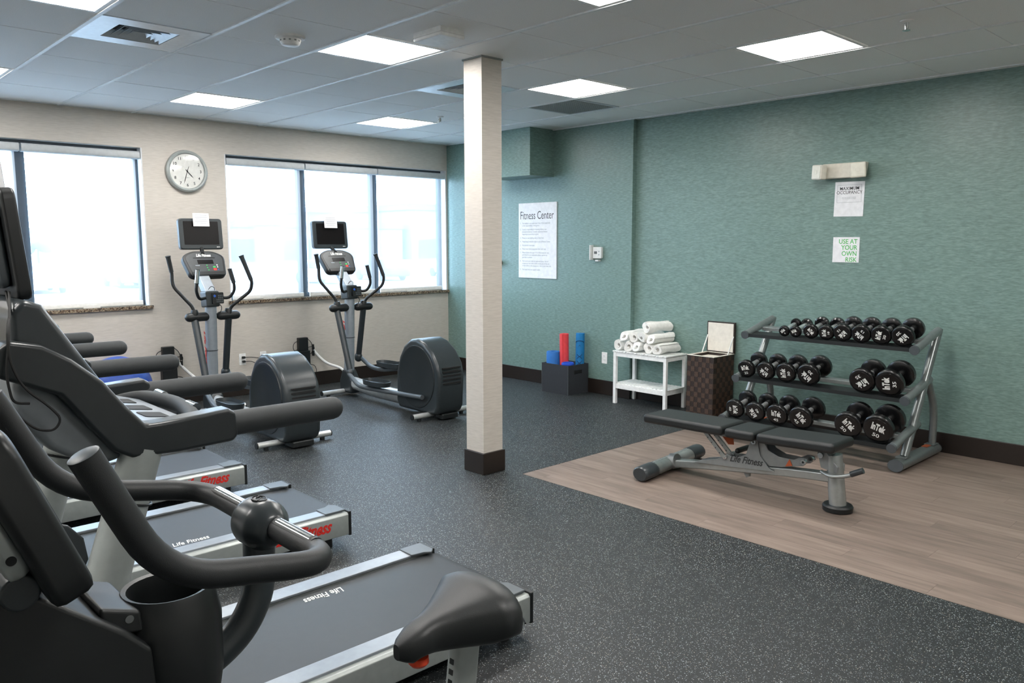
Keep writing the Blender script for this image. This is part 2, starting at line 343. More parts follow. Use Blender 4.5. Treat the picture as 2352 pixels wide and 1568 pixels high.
# light panels
def light_panel(i, j, label):
    t = thing('ceiling_light', (i * TT + TT / 2, j * TT + TT / 2, H), label, 'ceiling light', 'recessed ceiling light panels')
    b = MB(); h = .293
    for sx in (-1, 1): b.box(min(sx * h, sx * (h - .022)), max(sx * h, sx * (h - .022)), -h, h, -.004, .02)
    for sy in (-1, 1): b.box(-h + .022, h - .022, min(sy * h, sy * (h - .022)), max(sy * h, sy * (h - .022)), -.004, .02)
    obj('light_frame', b, M['white'], t)
    b = MB(); b.prism(rrect(2 * (h - .021), 2 * (h - .021), .012, 3), .002, .008, 'z'); obj('diffuser', b, M['panel'], t)
LL = {(-1, 0): 'square lit panel above the treadmills beside the air diffuser', (-1, 4): 'lit panel at the window end over the partly hidden sash', (2, 0): 'large lit panel between smoke detector and white ceiling box', (2, 4): 'lit panel above the wall clock',
      (5, 0): 'lit panel next to the perforated return grille', (5, 4): 'small distant lit panel near the corner sprinkler', (5, -3): 'lit panel above the emergency light on the teal wall', (2, -3): 'lit panel cut by the top of the view above the column', (-1, -3): 'added unseen lit panel above the exercise bike', (-4, 0): 'added unseen lit panel above the front ends of the treadmills', (-4, -3): 'added unseen lit panel over the empty floor ahead of the bike', (-4, 4): 'added unseen lit panel in the window corner ahead of the treadmills', (2, -7): 'added unseen lit panel behind the viewpoint in mid room', (5, -7): 'added unseen lit panel behind the viewpoint beside the teal wall', (-1, -7): 'added unseen lit panel behind the viewpoint beside the plain wall'}
for c in lights: light_panel(*c, LL[c])

# diffusers
def diffuser(i, j, label):
    t = thing('air_diffuser', (i * TT + TT / 2, j * TT + TT / 2, H), label, 'air vent', 'square air diffusers')
    h = .293; q = .165
    b = MB()
    for s in (-1, 1): b.box(min(s * h, s * q), max(s * h, s * q), -h, h, -.004, .004); b.box(-q, q, min(s * h, s * q), max(s * h, s * q), -.004, .004)
    obj('diffuser_plate', b, M['vent'], t)
    b = MB(); b.box(-q, q, -q, q, .045, .05); obj('duct_opening', b, M['dark'], t)
    for k in range(4):
        a = q - .004 - k * .036; c = a - .032
        b = MB()
        b.add([(-a, -a, -.002), (a, -a, -.002), (a, a, -.002), (-a, a, -.002), (-c, -c, .034), (c, -c, .034), (c, c, .034), (-c, c, .034), (-a, -a, 0), (a, -a, 0), (a, a, 0), (-a, a, 0), (-c, -c, .036), (c, -c, .036), (c, c, .036), (-c, c, .036)],
              [(0, 1, 5, 4), (1, 2, 6, 5), (2, 3, 7, 6), (3, 0, 4, 7), (8, 12, 13, 9), (9, 13, 14, 10), (10, 14, 15, 11), (11, 15, 12, 8), (0, 8, 9, 1), (1, 9, 10, 2), (2, 10, 11, 3), (3, 11, 8, 0), (4, 5, 13, 12), (5, 6, 14, 13), (6, 7, 15, 14), (7, 4, 12, 15)])
        obj('louver', b, M['vent'], t)
diffuser(0, 1, 'square ceiling air diffuser with angled louvers above the treadmills'); diffuser(4, 1, 'square ceiling air diffuser partly hidden behind the column')
t = thing('return_grille', (6 * TT + TT / 2, TT + TT / 2, H), 'dark perforated return air grille beside a lit panel', 'air vent')
b = MB(); h = .293
for s in (-1, 1): b.box(min(s * h, s * (h - .022)), max(s * h, s * (h - .022)), -h, h, -.004, .004); b.box(-h + .022, h - .022, min(s * h, s * (h - .022)), max(s * h, s * (h - .022)), -.004, .004)
obj('grille_frame', b, M['vent'], t)
b = MB(); b.box(-h + .022, h - .022, -h + .022, h - .022, .03, .034); obj('duct_opening', b, M['dark'], t)
b = MB()
for k in range(22): a = -h + .022 + (k + .5) * (2 * h - .044) / 22; b.box(a - .0065, a + .0065, -h + .022, h - .022, 0, .003); b.box(-h + .022, h - .022, a - .0065, a + .0065, -.001, .002)
o = obj('perforated_face', b, M['grille'], t); o['kind'] = 'stuff'
# ceiling devices
t = thing('smoke_detector', (.955, .37, H), 'round white smoke detector beside the air diffuser', 'smoke detector')
b = MB(); b.lathe([(.085, 0), (.085, -.012), (.078, -.016), (.06, -.017)], 28); obj('mounting_base', b, M['white'], t)
b = MB(); b.lathe([(.062, -.012), (.06, -.03), (.052, -.046), (.04, -.052), (.015, -.054)], 28); obj('detector_body', b, M['white'], t)
for k in range(12):
    a = k * math.pi / 6; b = MB(); b.box(-.006, .006, .0575, .0615, -.032, -.024, Matrix.Rotation(a, 4, 'Z')); obj('sensor_slot', b, M['grille'], t)
def sprinkler(loc, label):
    t = thing('sprinkler_head', loc, label, 'sprinkler', 'ceiling sprinkler heads')
    b = MB(); b.lathe([(.036, 0), (.034, -.006), (.018, -.012)], 20); obj('escutcheon', b, M['white'], t)
    b = MB(); b.lathe([(.012, -.01), (.01, -.03), (.007, -.048)], 12); b.tube([(.011, 0, -.02), (.014, 0, -.034), (.004, 0, -.05)], .003, 6); b.tube([(-.011, 0, -.02), (-.014, 0, -.034), (-.004, 0, -.05)], .003, 6); obj('sprinkler_frame', b, M['chrome'], t)
    b = MB(); b.lathe([(.02, -.05), (.02, -.053)], 16); obj('deflector', b, M['chrome'], t)
sprinkler((3.44, 2.13, H), 'ceiling sprinkler head beside the far corner light panel'); sprinkler((3.223, -2.206, H), 'ceiling sprinkler head over the wood floor, beyond the light panel')
t = thing('ceiling_box', (1.52, -.30, H), 'white square box mounted on the ceiling near the column', 'ceiling box')
b = MB(); b.box(-.085, .085, -.125, .125, -.03, 0); obj('box_back', b, M['white'], t, bev=.004)
b = MB(); b.prism(rrect(.18, .26, .02, 4), -.052, -.03, 'z'); obj('box_cover', b, M['white'], t, bev=.008)

# ------------------------------------------------------------------ windows and shades
def window(name, x0, x1, mull):
    b = MB(); y0, y1 = YB + .095, YB + .15; w = .05
    b.box(x0, x1, y0, y1, WZ0, WZ0 + w); b.box(x0, x1, y0, y1, WZ1 - w, WZ1); b.box(x0, x0 + w, y0, y1, WZ0 + w, WZ1 - w); b.box(x1 - w, x1, y0, y1, WZ0 + w, WZ1 - w)
    root = struct(name, b, M['frame'])
    for m_ in mull: b = MB(); b.box(m_ - .045, m_ + .045, y0, y1, WZ0 + w, WZ1 - w); struct('mullion', b, M['frame'], root)
    e = [x0 + w] + [q for m_ in mull for q in (m_ - .045, m_ + .045)] + [x1 - w]
    for a, c in zip(e[::2], e[1::2]): b = MB(); b.box(a - .01, c + .01, y0 + .022, y0 + .032, WZ0 + w - .01, WZ1 - w + .01); struct('pane', b, M['glass'], root)
    b = MB()
    b.box(x0, x0 + .012, YB + .001, y0, WZ0, WZ1); b.box(x1 - .012, x1, YB + .001, y0, WZ0, WZ1); struct('reveal', b, M['jamb'], root)
    b = MB(); b.box(x0 - .02, x1 + .02, YB - .03, YB, WZ0 - .028, WZ0 + .004); b.box(x0 + .012, x1 - .012, YB, y0, WZ0 - .001, WZ0 + .004); struct('sill', b, M['granite'], root)
window('window_1', *W1, [-.62, .30]); window('window_2', *W2, [2.954, 3.875])
def shade(x0, x1, label):
    t = thing('roller_shade', ((x0 + x1) / 2, YB + .05, WZ1), label, 'roller shade', 'translucent roller shades')
    w = (x1 - x0) / 2; 
    b = MB(); b.prism(rrect(.085, .07, .02, 4, -.012, -.068), -w + .004, w - .004, 'x'); obj('cassette', b, M['cass'], t)
    b = MB(); b.add([(-w + .034, 0, WZ0 + .03 - WZ1), (w - .034, 0, WZ0 + .03 - WZ1), (w - .034, 0, -.07), (-w + .034, 0, -.07)], [(0, 1, 2, 3)]); obj('fabric', b, M['shade'], t)
    b = MB(); b.prism(rrect(.016, .045, .007, 3, 0, WZ0 + .03 - WZ1), -w + .034, w - .034, 'x'); obj('hem_bar', b, M['white'], t)
    b = MB(); b.box(-.07, .07, -.012, .004, WZ0 + .005 - WZ1, WZ0 + .03 - WZ1); obj('hem_tab', b, M['white'], t)
e = [(-1.538, -.62), (-.62, .30), (.30, 1.273), (2.082, 2.954), (2.954, 3.875), (3.875, 4.863)]
for (a, c), q in zip(e, ('shade at the far end of the sash nearest the treadmill screens', 'shade mostly hidden by the treadmill screen', 'shade in the sash beside the wall clock', 'shade behind the elliptical nearer the clock', 'middle shade of the three-part window', 'shade in the pane nearest the teal wall')):
    shade(a + .004, c - .004, 'lowered white screen ' + q)

# ------------------------------------------------------------------ outside
b = MB(); b.box(-90, 220, 4.5, 260, -1.3, -.9); o = struct('ground', b, M['asphalt'])
for k in range(14): b = MB(); b.box(4 + k * 3.0, 4.15 + k * 3.0, 34, 39.5, -.9, -.885); struct('parking_line', b, M['line'], o)
def building(loc, w, d, h, m, label, sign=False, rz=0):
    t = thing('store_building', loc, label, 'building', rot=(0, 0, rz)); b = MB(); b.box(0, w, 0, d, 0, h); obj('wall', b, m, t)
    b = MB(); b.box(-.3, w + .3, -.3, d + .3, h, h + .9); obj('parapet', b, M['store2'], t)
    for k in range(int(w // 7)): b = MB(); b.box(1.2 + k * 7, 5.6 + k * 7, -.12, .0, .3, 2.9); f_ = obj('shop_window', b, M['car3'], t)
    if sign: b = MB(); b.box(w * .25, w * .75, -1.2, 0, 3.2, 3.9); obj('awning', b, M['brickred'], t)
building((69.0, 92, -.9), 20, 16, 7.2, M['store'], 'tall pale shop building with rust awning across the car park', True)
building((40.5, 93, -.9), 27.5, 14, 4.4, M['store'], 'long low pale shop row across the car park')
building((44.2, 88.6, -.9), 2.6, 2.5, 4.6, M['store2'], 'narrow blue grey block in front of the long low shop row')
building((65.5, 115, -.9), 4.2, 8, 7.4, M['store2'], 'blue grey block rising behind the low shop row')
building((8, 120, -.9), 18, 14, 3.6, M['store'], 'far pale low building seen past the wall clock')
random.seed(3)
def car(loc, rz, m, label):
    t = thing('parked_car', loc, label, 'car', 'cars in the car park', (0, 0, rz))
    b = MB(); b.prism([(-2.2, .28), (2.2, .28), (2.25, .62), (2.1, .8), (1.2, .92), (-2.15, .95), (-2.25, .7)], -.88, .88, 'y'); obj('car_body', b, m, t, bev=.08)
    b = MB(); b.prism([(-1.9, .92), (1.1, .92), (.45, 1.42), (-1.3, 1.45)], -.76, .76, 'y'); obj('cabin', b, M['car3'], t, bev=.06)
    for x in (-1.35, 1.4):
        for y in (-.8, .8): b = MB(); b.cyl((x, y - .1, .32), (x, y + .1, .32), .32, n=14); obj('wheel', b, M['tyre'], t)
for k, (x, y, mm, q) in enumerate([(9, 42, 'car1', 'white car seen past the wall clock'), (14, 44, 'car2', 'silver car behind the clock-side pane'), (24, 40, 'car1', 'white car behind the first elliptical'), (29, 41, 'car3', 'blue grey car behind the first elliptical'), (36, 42, 'car1', 'white car behind the second elliptical screen'), (42, 43, 'car2', 'silver car past the second elliptical'), (48, 44, 'car1', 'white car in the pane nearest the corner'), (4, 40, 'car2', 'silver car past the treadmill')]):
    car((x, y, -.9), R(88), M[mm], 'pale ' + q + ', out in the car park')
def tree(loc, s, label):
    t = thing('tree', loc, label, 'tree', 'trees beyond the car park'); b = MB(); b.cyl((0, 0, 0), (0, 0, 2.2 * s), .2 * s, .12 * s, 8); obj('trunk', b, M['bark'], t)
    b = MB()
    for k in range(9): b.ball((random.uniform(-1.3, 1.3) * s, random.uniform(-1, 1) * s, (2.6 + random.uniform(-.6, 1.3)) * s), (random.uniform(.7, 1.2) * s,) * 3, 8, 6)
    obj('crown', b, M['leaf'], t)
for x, y, s, q in ((10, 92, .8, 'beyond the far edge of the car park'), (15, 96, .9, 'seen past the clock-side pane'), (21, 94, .8, 'in front of the far low building'), (76, 84, .9, 'in front of the awning shop')): tree((x, y, -.9), s, 'pale round tree ' + q)

# ------------------------------------------------------------------ treadmills
LF = 'Life Fitness'
def make_treadmill(yc, label, texts):
    t = thing('treadmill', (-.3, yc, 0), label, 'treadmill', 'treadmills in a row facing the side wall'); off = (-.3, 0, 0)
    for s in (-1, 1):
        b = MB(); b.prism([(s * q, z) for q, z in ((.268, .055), (.372, .055), (.374, .06), (.374, .162), (.364, .172), (.268, .172))], -1.3, .722, 'x'); rl = obj('side_rail', b, M['silver'], t, off, bev=.003)
        b = MB(); b.prism([(s * q, z) for q, z in ((.262, .168), (.345, .168), (.345, .182), (.262, .180))], -1.05, .70, 'x'); obj('foot_rail', b, M['foot'], rl, off, bev=.003)
        b = MB(); b.box(.72, .736, min(s * .262, s * .378), max(s * .262, s * .378), .05, .18); obj('end_cap', b, M['blk'], rl, off, bev=.004)
        b = MB(); b.prism([(.60, s * .35), (.715, s * .35), (.715, s * .25), (.69, s * .225), (.66, s * .245), (.60, s * .255)], .176, .186, 'z'); obj('roller_guard', b, M['blk3'], t, off, bev=.003)
        b = MB()
        for x in (-1.15, .62): b.cyl((x, s * .32, 0), (x, s * .32, .06), .028, n=12)
        obj('levelling_foot', b, M['blk'], t, off)
    b = MB(); yb_ = .252
    prof = [(-1.12, .166), (.70, .166), (.735, .158), (.755, .14), (.762, .12), (.755, .10), (.735, .082), (.70, .075), (-1.12, .075)]
    b.prism(prof, -yb_, yb_, 'y'); belt = obj('running_belt', b, M['belt'], t, off)
    for (m4) in texts: lettering(text(LF, .062, shear=.3, bold=.0008, sx=.62), m4, M['whiteink'], belt, off, 'belt_logo')
    b = MB(); b.prism([(-1.42, .03), (-1.0, .03), (-1.0, .17), (-1.06, .235), (-1.2, .27), (-1.36, .25), (-1.42, .18)], -.36, .36, 'y'); obj('motor_cover', b, M['blk2'], t, off, bev=.03, seg=3)
    lg = text(LF, .086, shear=.5, bold=.0025, sx=.78)
    lettering(lg, frame((.46, -.3746, .122), (1, 0, 0), (0, -1, 0)), M['red'], t, off, 'rail_logo')
    for s in (-1, 1):
        b = MB(); b.tube([(-1.0, s * .325, .12), (-.93, s * .325, .30), (-.70, s * .325, 1.02)], [.062, .06, .052], 20); up = obj('upright', b, M['silver'], t, off)
        for x, z in ((-.745, .88), (-.828, .62)):
            b = MB(); b.tube([(x + .0555 * math.cos(a) * 1.02, s * .325 + .0565 * math.sin(a), z - .0175 * math.cos(a)) for a in [2 * math.pi * k / 20 for k in range(20)]], .0035, 6, closed=True); obj('cable_tie', b, M['blk'], up, off)
    # console
    body = [(-.985, 1.395), (-.955, 1.43), (-.91, 1.412), (-.845, 1.305), (-.705, 1.075), (-.70, 1.03), (-.745, 1.008), (-.80, 1.035), (-.875, 1.09), (-.94, 1.17), (-.985, 1.27)]
    b = MB(); b.prism(body, -.315, .315, 'y'); con = obj('console', b, M['blk2'], t, off, bev=.018, seg=3)
    b = MB(); b.prism([(-.898, 1.385), (-.72, 1.09), (-.714, 1.094), (-.892, 1.389)], -.26, .26, 'y'); obj('console_face', b, M['screen'], con, off)
    sidep = [(-1.03, 1.25), (-1.035, 1.31), (-1.0, 1.335), (-.93, 1.318), (-.868, 1.278), (-.80, 1.216), (-.745, 1.14), (-.70, 1.088), (-.66, 1.088), (-.475, 1.098), (-.455, 1.085), (-.45, 1.02), (-.465, 1.002), (-.62, .998), (-.74, 1.004), (-.785, 1.03), (-.83, 1.09), (-.90, 1.19)]
    low = [(-.985, 1.25), (-.90, 1.20), (-.80, 1.08), (-.745, 1.0), (-.82, .985), (-.92, 1.05), (-1.0, 1.15)]
    b = MB(); b.prism(low, -.335, .335, 'y'); obj('console_skirt', b, M['skirt'], t, off, bev=.02, seg=3)
    for s in (-1, 1):
        b = MB(); b.prism(sidep, min(s * .305, s * .375), max(s * .305, s * .375), 'y'); sp = obj('arm_housing', b, M['hous'], t, off, bev=.014, seg=3)
        b = MB(); b.capsule((-.47, s * .338, 1.048), (-.092, s * .338, 1.045), .036, 20); obj('hand_grip', b, M['foam'], sp, off)
    b = MB(); b.tube(fillet([(-.62, -.325, 1.02), (-.52, -.24, 1.055), (-.475, 0, 1.062), (-.52, .24, 1.055), (-.62, .325, 1.02)], .12), .023, 14); cb = obj('front_grip_bar', b, M['foam'], t, off)
    for y in (-.13, .13): b = MB(); b.tube([(-.486, y - .035, 1.072), (-.484, y + .035, 1.072)], .0135, 12); obj('pulse_sensor', b, M['chrome'], cb, off)
    b = MB(); b.prism([(-.715, 1.075), (-.70, 1.045), (-.53, 1.03), (-.53, 1.052), (-.70, 1.078)], -.29, .29, 'y'); tr = obj('accessory_tray', b, M['tray'], t, off, bev=.004)
    sl = Vector((.17, 0, -.026)).normalized()
    for y in (-.14, 0, .14):
        m4 = frame((-.605, y, 1.0636), sl, Vector((0, 1, 0)).cross(sl) * -1)
        b = MB(); b.prism(rrect(.07, .085, .008, 3), 0, .002, 'z', m4); obj('cup_well', b, M['dark'], tr, off)
    # television on its bracket
    mt = frame((-.948, 0, 1.56), (0, 1, 0), (1, 0, .09))
    b = MB(); b.prism(rrect(.43, .285, .03, 4), -.005, .03, 'z', mt); tv = obj('television', b, M['blk'], t, off, bev=.008)
    b = MB(); b.prism(rrect(.36, .22, .03, 4), -.035, -.004, 'z', mt); obj('television_back', b, M['blk3'], tv, off, bev=.012)
    b = MB(); b.prism(rrect(.355, .205, .006, 3), .0302, .0312, 'z', mt); obj('television_screen', b, M['screen'], tv, off)
    b = MB(); b.tube(fillet([(-.94, 0, 1.30), (-.99, 0, 1.42), (-.945, 0, 1.56)], .05), .022, 10); obj('television_bracket', b, M['blk'], t, off)
    for k, pts in enumerate(([(-.955, -.19, 1.44), (-.985, -.33, 1.41), (-1.004, -.39, 1.33), (-1.016, -.395, 1.26), (-1.006, -.395, 1.191), (-.97, -.385, 1.184)], [(-.955, -.15, 1.44), (-.982, -.32, 1.40), (-1.006, -.39, 1.361), (-1.007, -.395, 1.29), (-.984, -.395, 1.225), (-.933, -.395, 1.176), (-.906, -.395, 1.139), (-.922, -.395, 1.112), (-.959, -.395, 1.118), (-.99, -.38, 1.15)])):
        b = MB(); b.tube(fillet(pts, .08, 5), .0032, 6); obj('cable', b, M['dark'], t, off)
    return t
def notice(loc, u_, n_, label, par_lines=3):
    m4 = frame((0, 0, 0), u_, n_); t = thing('paper_notice', loc, label, 'notice', 'paper notices taped to the screens')
    b = MB(); b.box(-.075, .075, -.06, .06, 0, .0012, m4); obj('sheet', b, M['paper'], t)
    b = MB()
    for k in range(5): y = .042 - k * .018; w = (.055, .06, .05, .06, .045)[k]; b.box(-w, w, y - .002, y + .002, .0013, .0016, m4)
    obj('printed_lines', b, M['greyink'], t)
rows = [(-1.48, 'treadmill nearest the exercise bike, its console and grips in full view', [frame((.13, .20, .1664), (-1, 0, 0), (0, 0, 1))]),
        (-.135, 'middle treadmill of the row, red logo on its side rail', [frame((-.03, -.195, .1664), (1, 0, 0), (0, 0, 1))]),
        (1.08, 'treadmill at the window end of the row', [frame((-.5, -.195, .1664), (1, 0, 0), (0, 0, 1))])]
for yc, lb, tx in rows: make_treadmill(yc, lb, tx)
for yc, q in ((-1.48, 'treadmill nearest the exercise bike'), (-.135, 'middle treadmill'), (1.08, 'treadmill at the window end')):
    notice((-.93, yc - .02, 1.727), (0, 1, 0), (1, 0, .09), 'white paper notice taped on the screen of the ' + q)

# ------------------------------------------------------------------ exercise bike
t = thing('exercise_bike', (-.6, -2.8, 0), 'black upright exercise bike with curved handlebars and padded saddle', 'exercise bike'); off = (-.6, -2.8, 0); yb = -2.8
half = lambda s: [(-1.168, yb + s * .245, 1.325), (-1.098, yb + s * .24, 1.165), (-1.045, yb + s * .24, 1.138), (-.875, yb + s * .235, 1.102), (-.842, yb + s * .19, 1.106)]
path = half(1)[:1] + half(1)[1:] + list(reversed(half(-1)))
pp = [path[0]]; pp = fillet([path[0], (-1.085, yb + .242, 1.152), (-.84, yb + .235, 1.104), (-.842, yb - .235, 1.104), (-1.085, yb - .242, 1.152), path[-1]], .075, 8)
b = MB(); b.tube(pp, .0186, 20); hb = obj('handlebar', b, M['foam2'], t, off)
for s in (1, -1):
    e0 = Vector(path[0] if s == 1 else path[-1]); d = Vector((-.083, 0, .18)).normalized()
    b = MB(); b.cyl(e0, e0 + d * .002, .0185, .015, 20); obj('grip_cap', b, M['blk3'], hb, off)
    for w, (x_, zz) in (('a', (.0, .0)),):
        b = MB(); b.tube([(-.842, yb + s * .064, 1.1148), (-.842, yb + s * .17, 1.1148)], .0105, 18); obj('pulse_sensor', b, M['chrome'], hb, off)
        b = MB(); b.tube([(-.842, yb + s * .056, 1.1115), (-.842, yb + s * .178, 1.1115)], .0130, 18); obj('sensor_housing', b, M['blk'], hb, off)
b = MB(); b.tube([(-.845, yb - .054, 1.102), (-.845, yb - .050, 1.102), (-.845, yb - .024, 1.102), (-.845, yb - .018, 1.102), (-.845, yb + .018, 1.102), (-.845, yb + .024, 1.102), (-.845, yb + .050, 1.102), (-.845, yb + .054, 1.102)], [.020, .026, .040, .0415, .0415, .040, .026, .020], 32); hub = obj('handlebar_clamp', b, M['blk2'], t, off)
b = MB(); b.tube([(-.845 + .011 * math.cos(a), yb + .016 * math.sin(a), 1.1435) for a in [2 * math.pi * k / 24 for k in range(24)]], .0012, 6, closed=True); b.tube([(-.851, yb - .008, 1.1435), (-.841, yb + .002, 1.1435), (-.847, yb + .006, 1.1435), (-.837, yb + .014, 1.1435)], .0012, 6); obj('emblem', b, M['blk'], hub, off)
b = MB(); b.tube(fillet([(-.848, yb, 1.08), (-.85, yb, .985), (-.885, yb, .925), (-.955, yb, .885), (-1.05, yb, .88)], .09, 6), .027, 18, flat=.8); obj('handlebar_neck', b, M['blk2'], t, off)
# cup holder
cx, cy = -1.0, yb - .0
b = MB(); b.lathe([(.072, .0), (.077, .03), (.0775, .12), (.070, .160), (.065, .170), (.058, .168), (.055, .15), (.053, .03)], 32, T(cx, cy, .870)); obj('cup_holder', b, M['blk'], t, off)
# console with its screen, seen from behind
mt = frame((-1.178, yb - .005, 1.235), (0, 1, 0), Vector((.927, 0, .375)))
b = MB(); b.prism(rrect(.30, .245, .04, 5), -.052, .0, 'z', mt); cs = obj('console_screen', b, M['blk'], t, off, bev=.012)
b = MB(); b.prism(rrect(.25, .19, .02, 4), .0002, .0015, 'z', mt); obj('console_display', b, M['screen'], cs, off)
b = MB(); b.prism(rrect(.20, .19, .03, 4, -.03, .03), -.078, -.05, 'z', mt); br = obj('screen_bracket', b, M['silver'], t, off, bev=.01)
b = MB(); b.cyl((-.1295, -.03, -.064), (-.131, -.03, -.064), .006, n=16, m=mt); obj('bolt_hole', b, M['dark'], br, off)
b = MB(); b.cyl((-1.212, yb - .10, 1.126), (-1.212, yb + .10, 1.126), .024, n=20); obj('tilt_pivot', b, M['blk2'], t, off, bev=.004)
b = MB(); b.prism([(-1.30, 1.15), (-1.27, 1.16), (-1.195, 1.112), (-1.085, 1.022), (-1.05, .985), (-1.045, .90), (-1.10, .87), (-1.24, .96), (-1.31, 1.07)], yb - .075, yb + .075, 'y'); fr = obj('console_frame', b, M['blk'], t, off, bev=.007)
b = MB(); b.prism([(-1.11, 1.055), (-1.055, 1.035), (-1.05, 1.0), (-1.11, 1.01)], yb - .05, yb + .09, 'y'); obj('control_pod', b, M['blk'], fr, off, bev=.006)
b = MB(); b.cyl((-1.072, yb - .052, 1.028), (-1.072, yb - .049, 1.028), .006, n=14); obj('headphone_jack', b, M['chrome'], fr, off)
b = MB()
prof = [(0, .0), (.06, .055), (.10, .09), (.115, .13), (.10, .17)]
b.prism([(0, 0), (.03, .0), (.045, .03), (.04, .065), (.02, .09), (0, .1)], yb + .02, yb + .03, 'y', T(-1.125, .08, 1.045)); obj('reading_rack', b, M['blk2'], cs, off, bev=.003)
# saddle
def saddle():
    b = MB(); rg = []; N = 22; K = 28
    for i in range(N + 1):
        q = i / N; s = q * q * (3 - 2 * q)
        x = -.578 + .272 * q
        w = .010 + .026 * min(1, q * 6) ** .55 + .080 * max(0, min(1, (q - .26) / .46)) ** 1.3
        if q > .80: w *= math.sqrt(max(.02, 1 - ((q - .80) / .205) ** 2))
        top = .812 + .050 * max(0, min(1, (q - .10) / .62)) ** 1.2 - .022 * max(0, (.22 - q) / .22) ** 2
        if q > .78: top -= .030 * ((q - .78) / .22) ** 2
        th = .056 + .050 * max(0, min(1, (q - .15) / .5))
        if q < .08: th *= .55 + q / .08 * .45
        if q > .92: th *= .8
        ring = []
        for k in range(K):
            a = 2 * math.pi * k / K; c, s_ = math.cos(a), math.sin(a)
            ex = .7 if s_ > 0 else .45
            yy = w * math.copysign(abs(c) ** .75, c)
            zz = top - th * .5 + th * .5 * math.copysign(abs(s_) ** ex, s_) + (.012 * abs(c) ** 2 * (q > .5) * (q - .5) * -2 if s_ > 0 else 0)
            ring.append((x, yb + yy, zz))
        rg.append(ring)
    return b.rings(rg)
sd = obj('saddle', saddle(), M['vinyl'], t, off)
b = MB(); b.tube([(-.308 - .02 * (1 - math.cos(a)) * 1.5, yb + .108 * math.sin(a), .785 + .004 * math.cos(a)) for a in [(-1.25 + 2.5 * k / 18) for k in range(19)]], .0022, 6); obj('seam_piping', b, M['blk'], sd, off)
b = MB(); b.lathe([(.012, 0), (.02, -.004), (.021, -.016), (.016, -.022), (.006, -.024)], 18, T(-.525, yb, .752)); obj('adjustment_knob', b, M['redknob'], t, off)
d = Vector((-.075, 0, -.60))
b = MB(); b.prism(rrect(.062, .04, .012, 3), 0, .62, 'z', frame((-.405, yb, .74), (1, 0, 0), d)); sp = obj('seat_post', b, M['silver'], t, off)
for k in range(9):
    m4 = frame(Vector((-.405, yb, .74)) + d.normalized() * (.03 + k * .022), (1, 0, 0), d)
    b = MB(); b.box(-.0325, -.0305, -.006, .006, 0, .011, m4); obj('height_mark', b, M['blk'], sp, off)
b = MB(); b.prism([(-1.36, .12), (-.52, .10), (-.36, .14), (-.40, .30), (-.55, .40), (-.85, .50), (-1.05, .90), (-1.14, .93), (-1.30, .62), (-1.40, .35)], yb - .09, yb + .09, 'y'); obj('drive_housing', b, M['blk2'], t, off, bev=.03, seg=3)
b = MB(); b.prism([(-.47, .2), (-.41, .2), (-.38, .42), (-.46, .46)], yb - .05, yb + .05, 'y'); obj('post_collar', b, M['blk'], t, off, bev=.01)
for x in (-1.3, -.32):
    b = MB(); b.capsule((x, yb - .27, .045), (x, yb + .27, .045), .045, 16, both=True); obj('floor_stabilizer', b, M['silver'], t, off)
b = MB(); b.prism([(-1.3, .05), (-.32, .05), (-.32, .12), (-1.3, .12)], yb - .05, yb + .05, 'y'); obj('base_beam', b, M['silver'], t, off, bev=.01)
for s in (-1, 1):
    b = MB(); b.box(-.875, -.845, min(yb + s * .1, yb + s * .12), max(yb + s * .1, yb + s * .12), .30 - s * .17 - (.02 if s < 0 else .02), .30, ); ca = obj('crank_arm', b, M['grey'], t, off, bev=.003)
    b = MB(); b.box(-.91, -.81, min(yb + s * .12, yb + s * .21), max(yb + s * .12, yb + s * .21), .30 - s * .17 - .015, .30 - s * .17 + .015); obj('pedal', b, M['blk'], t, off, bev=.005)

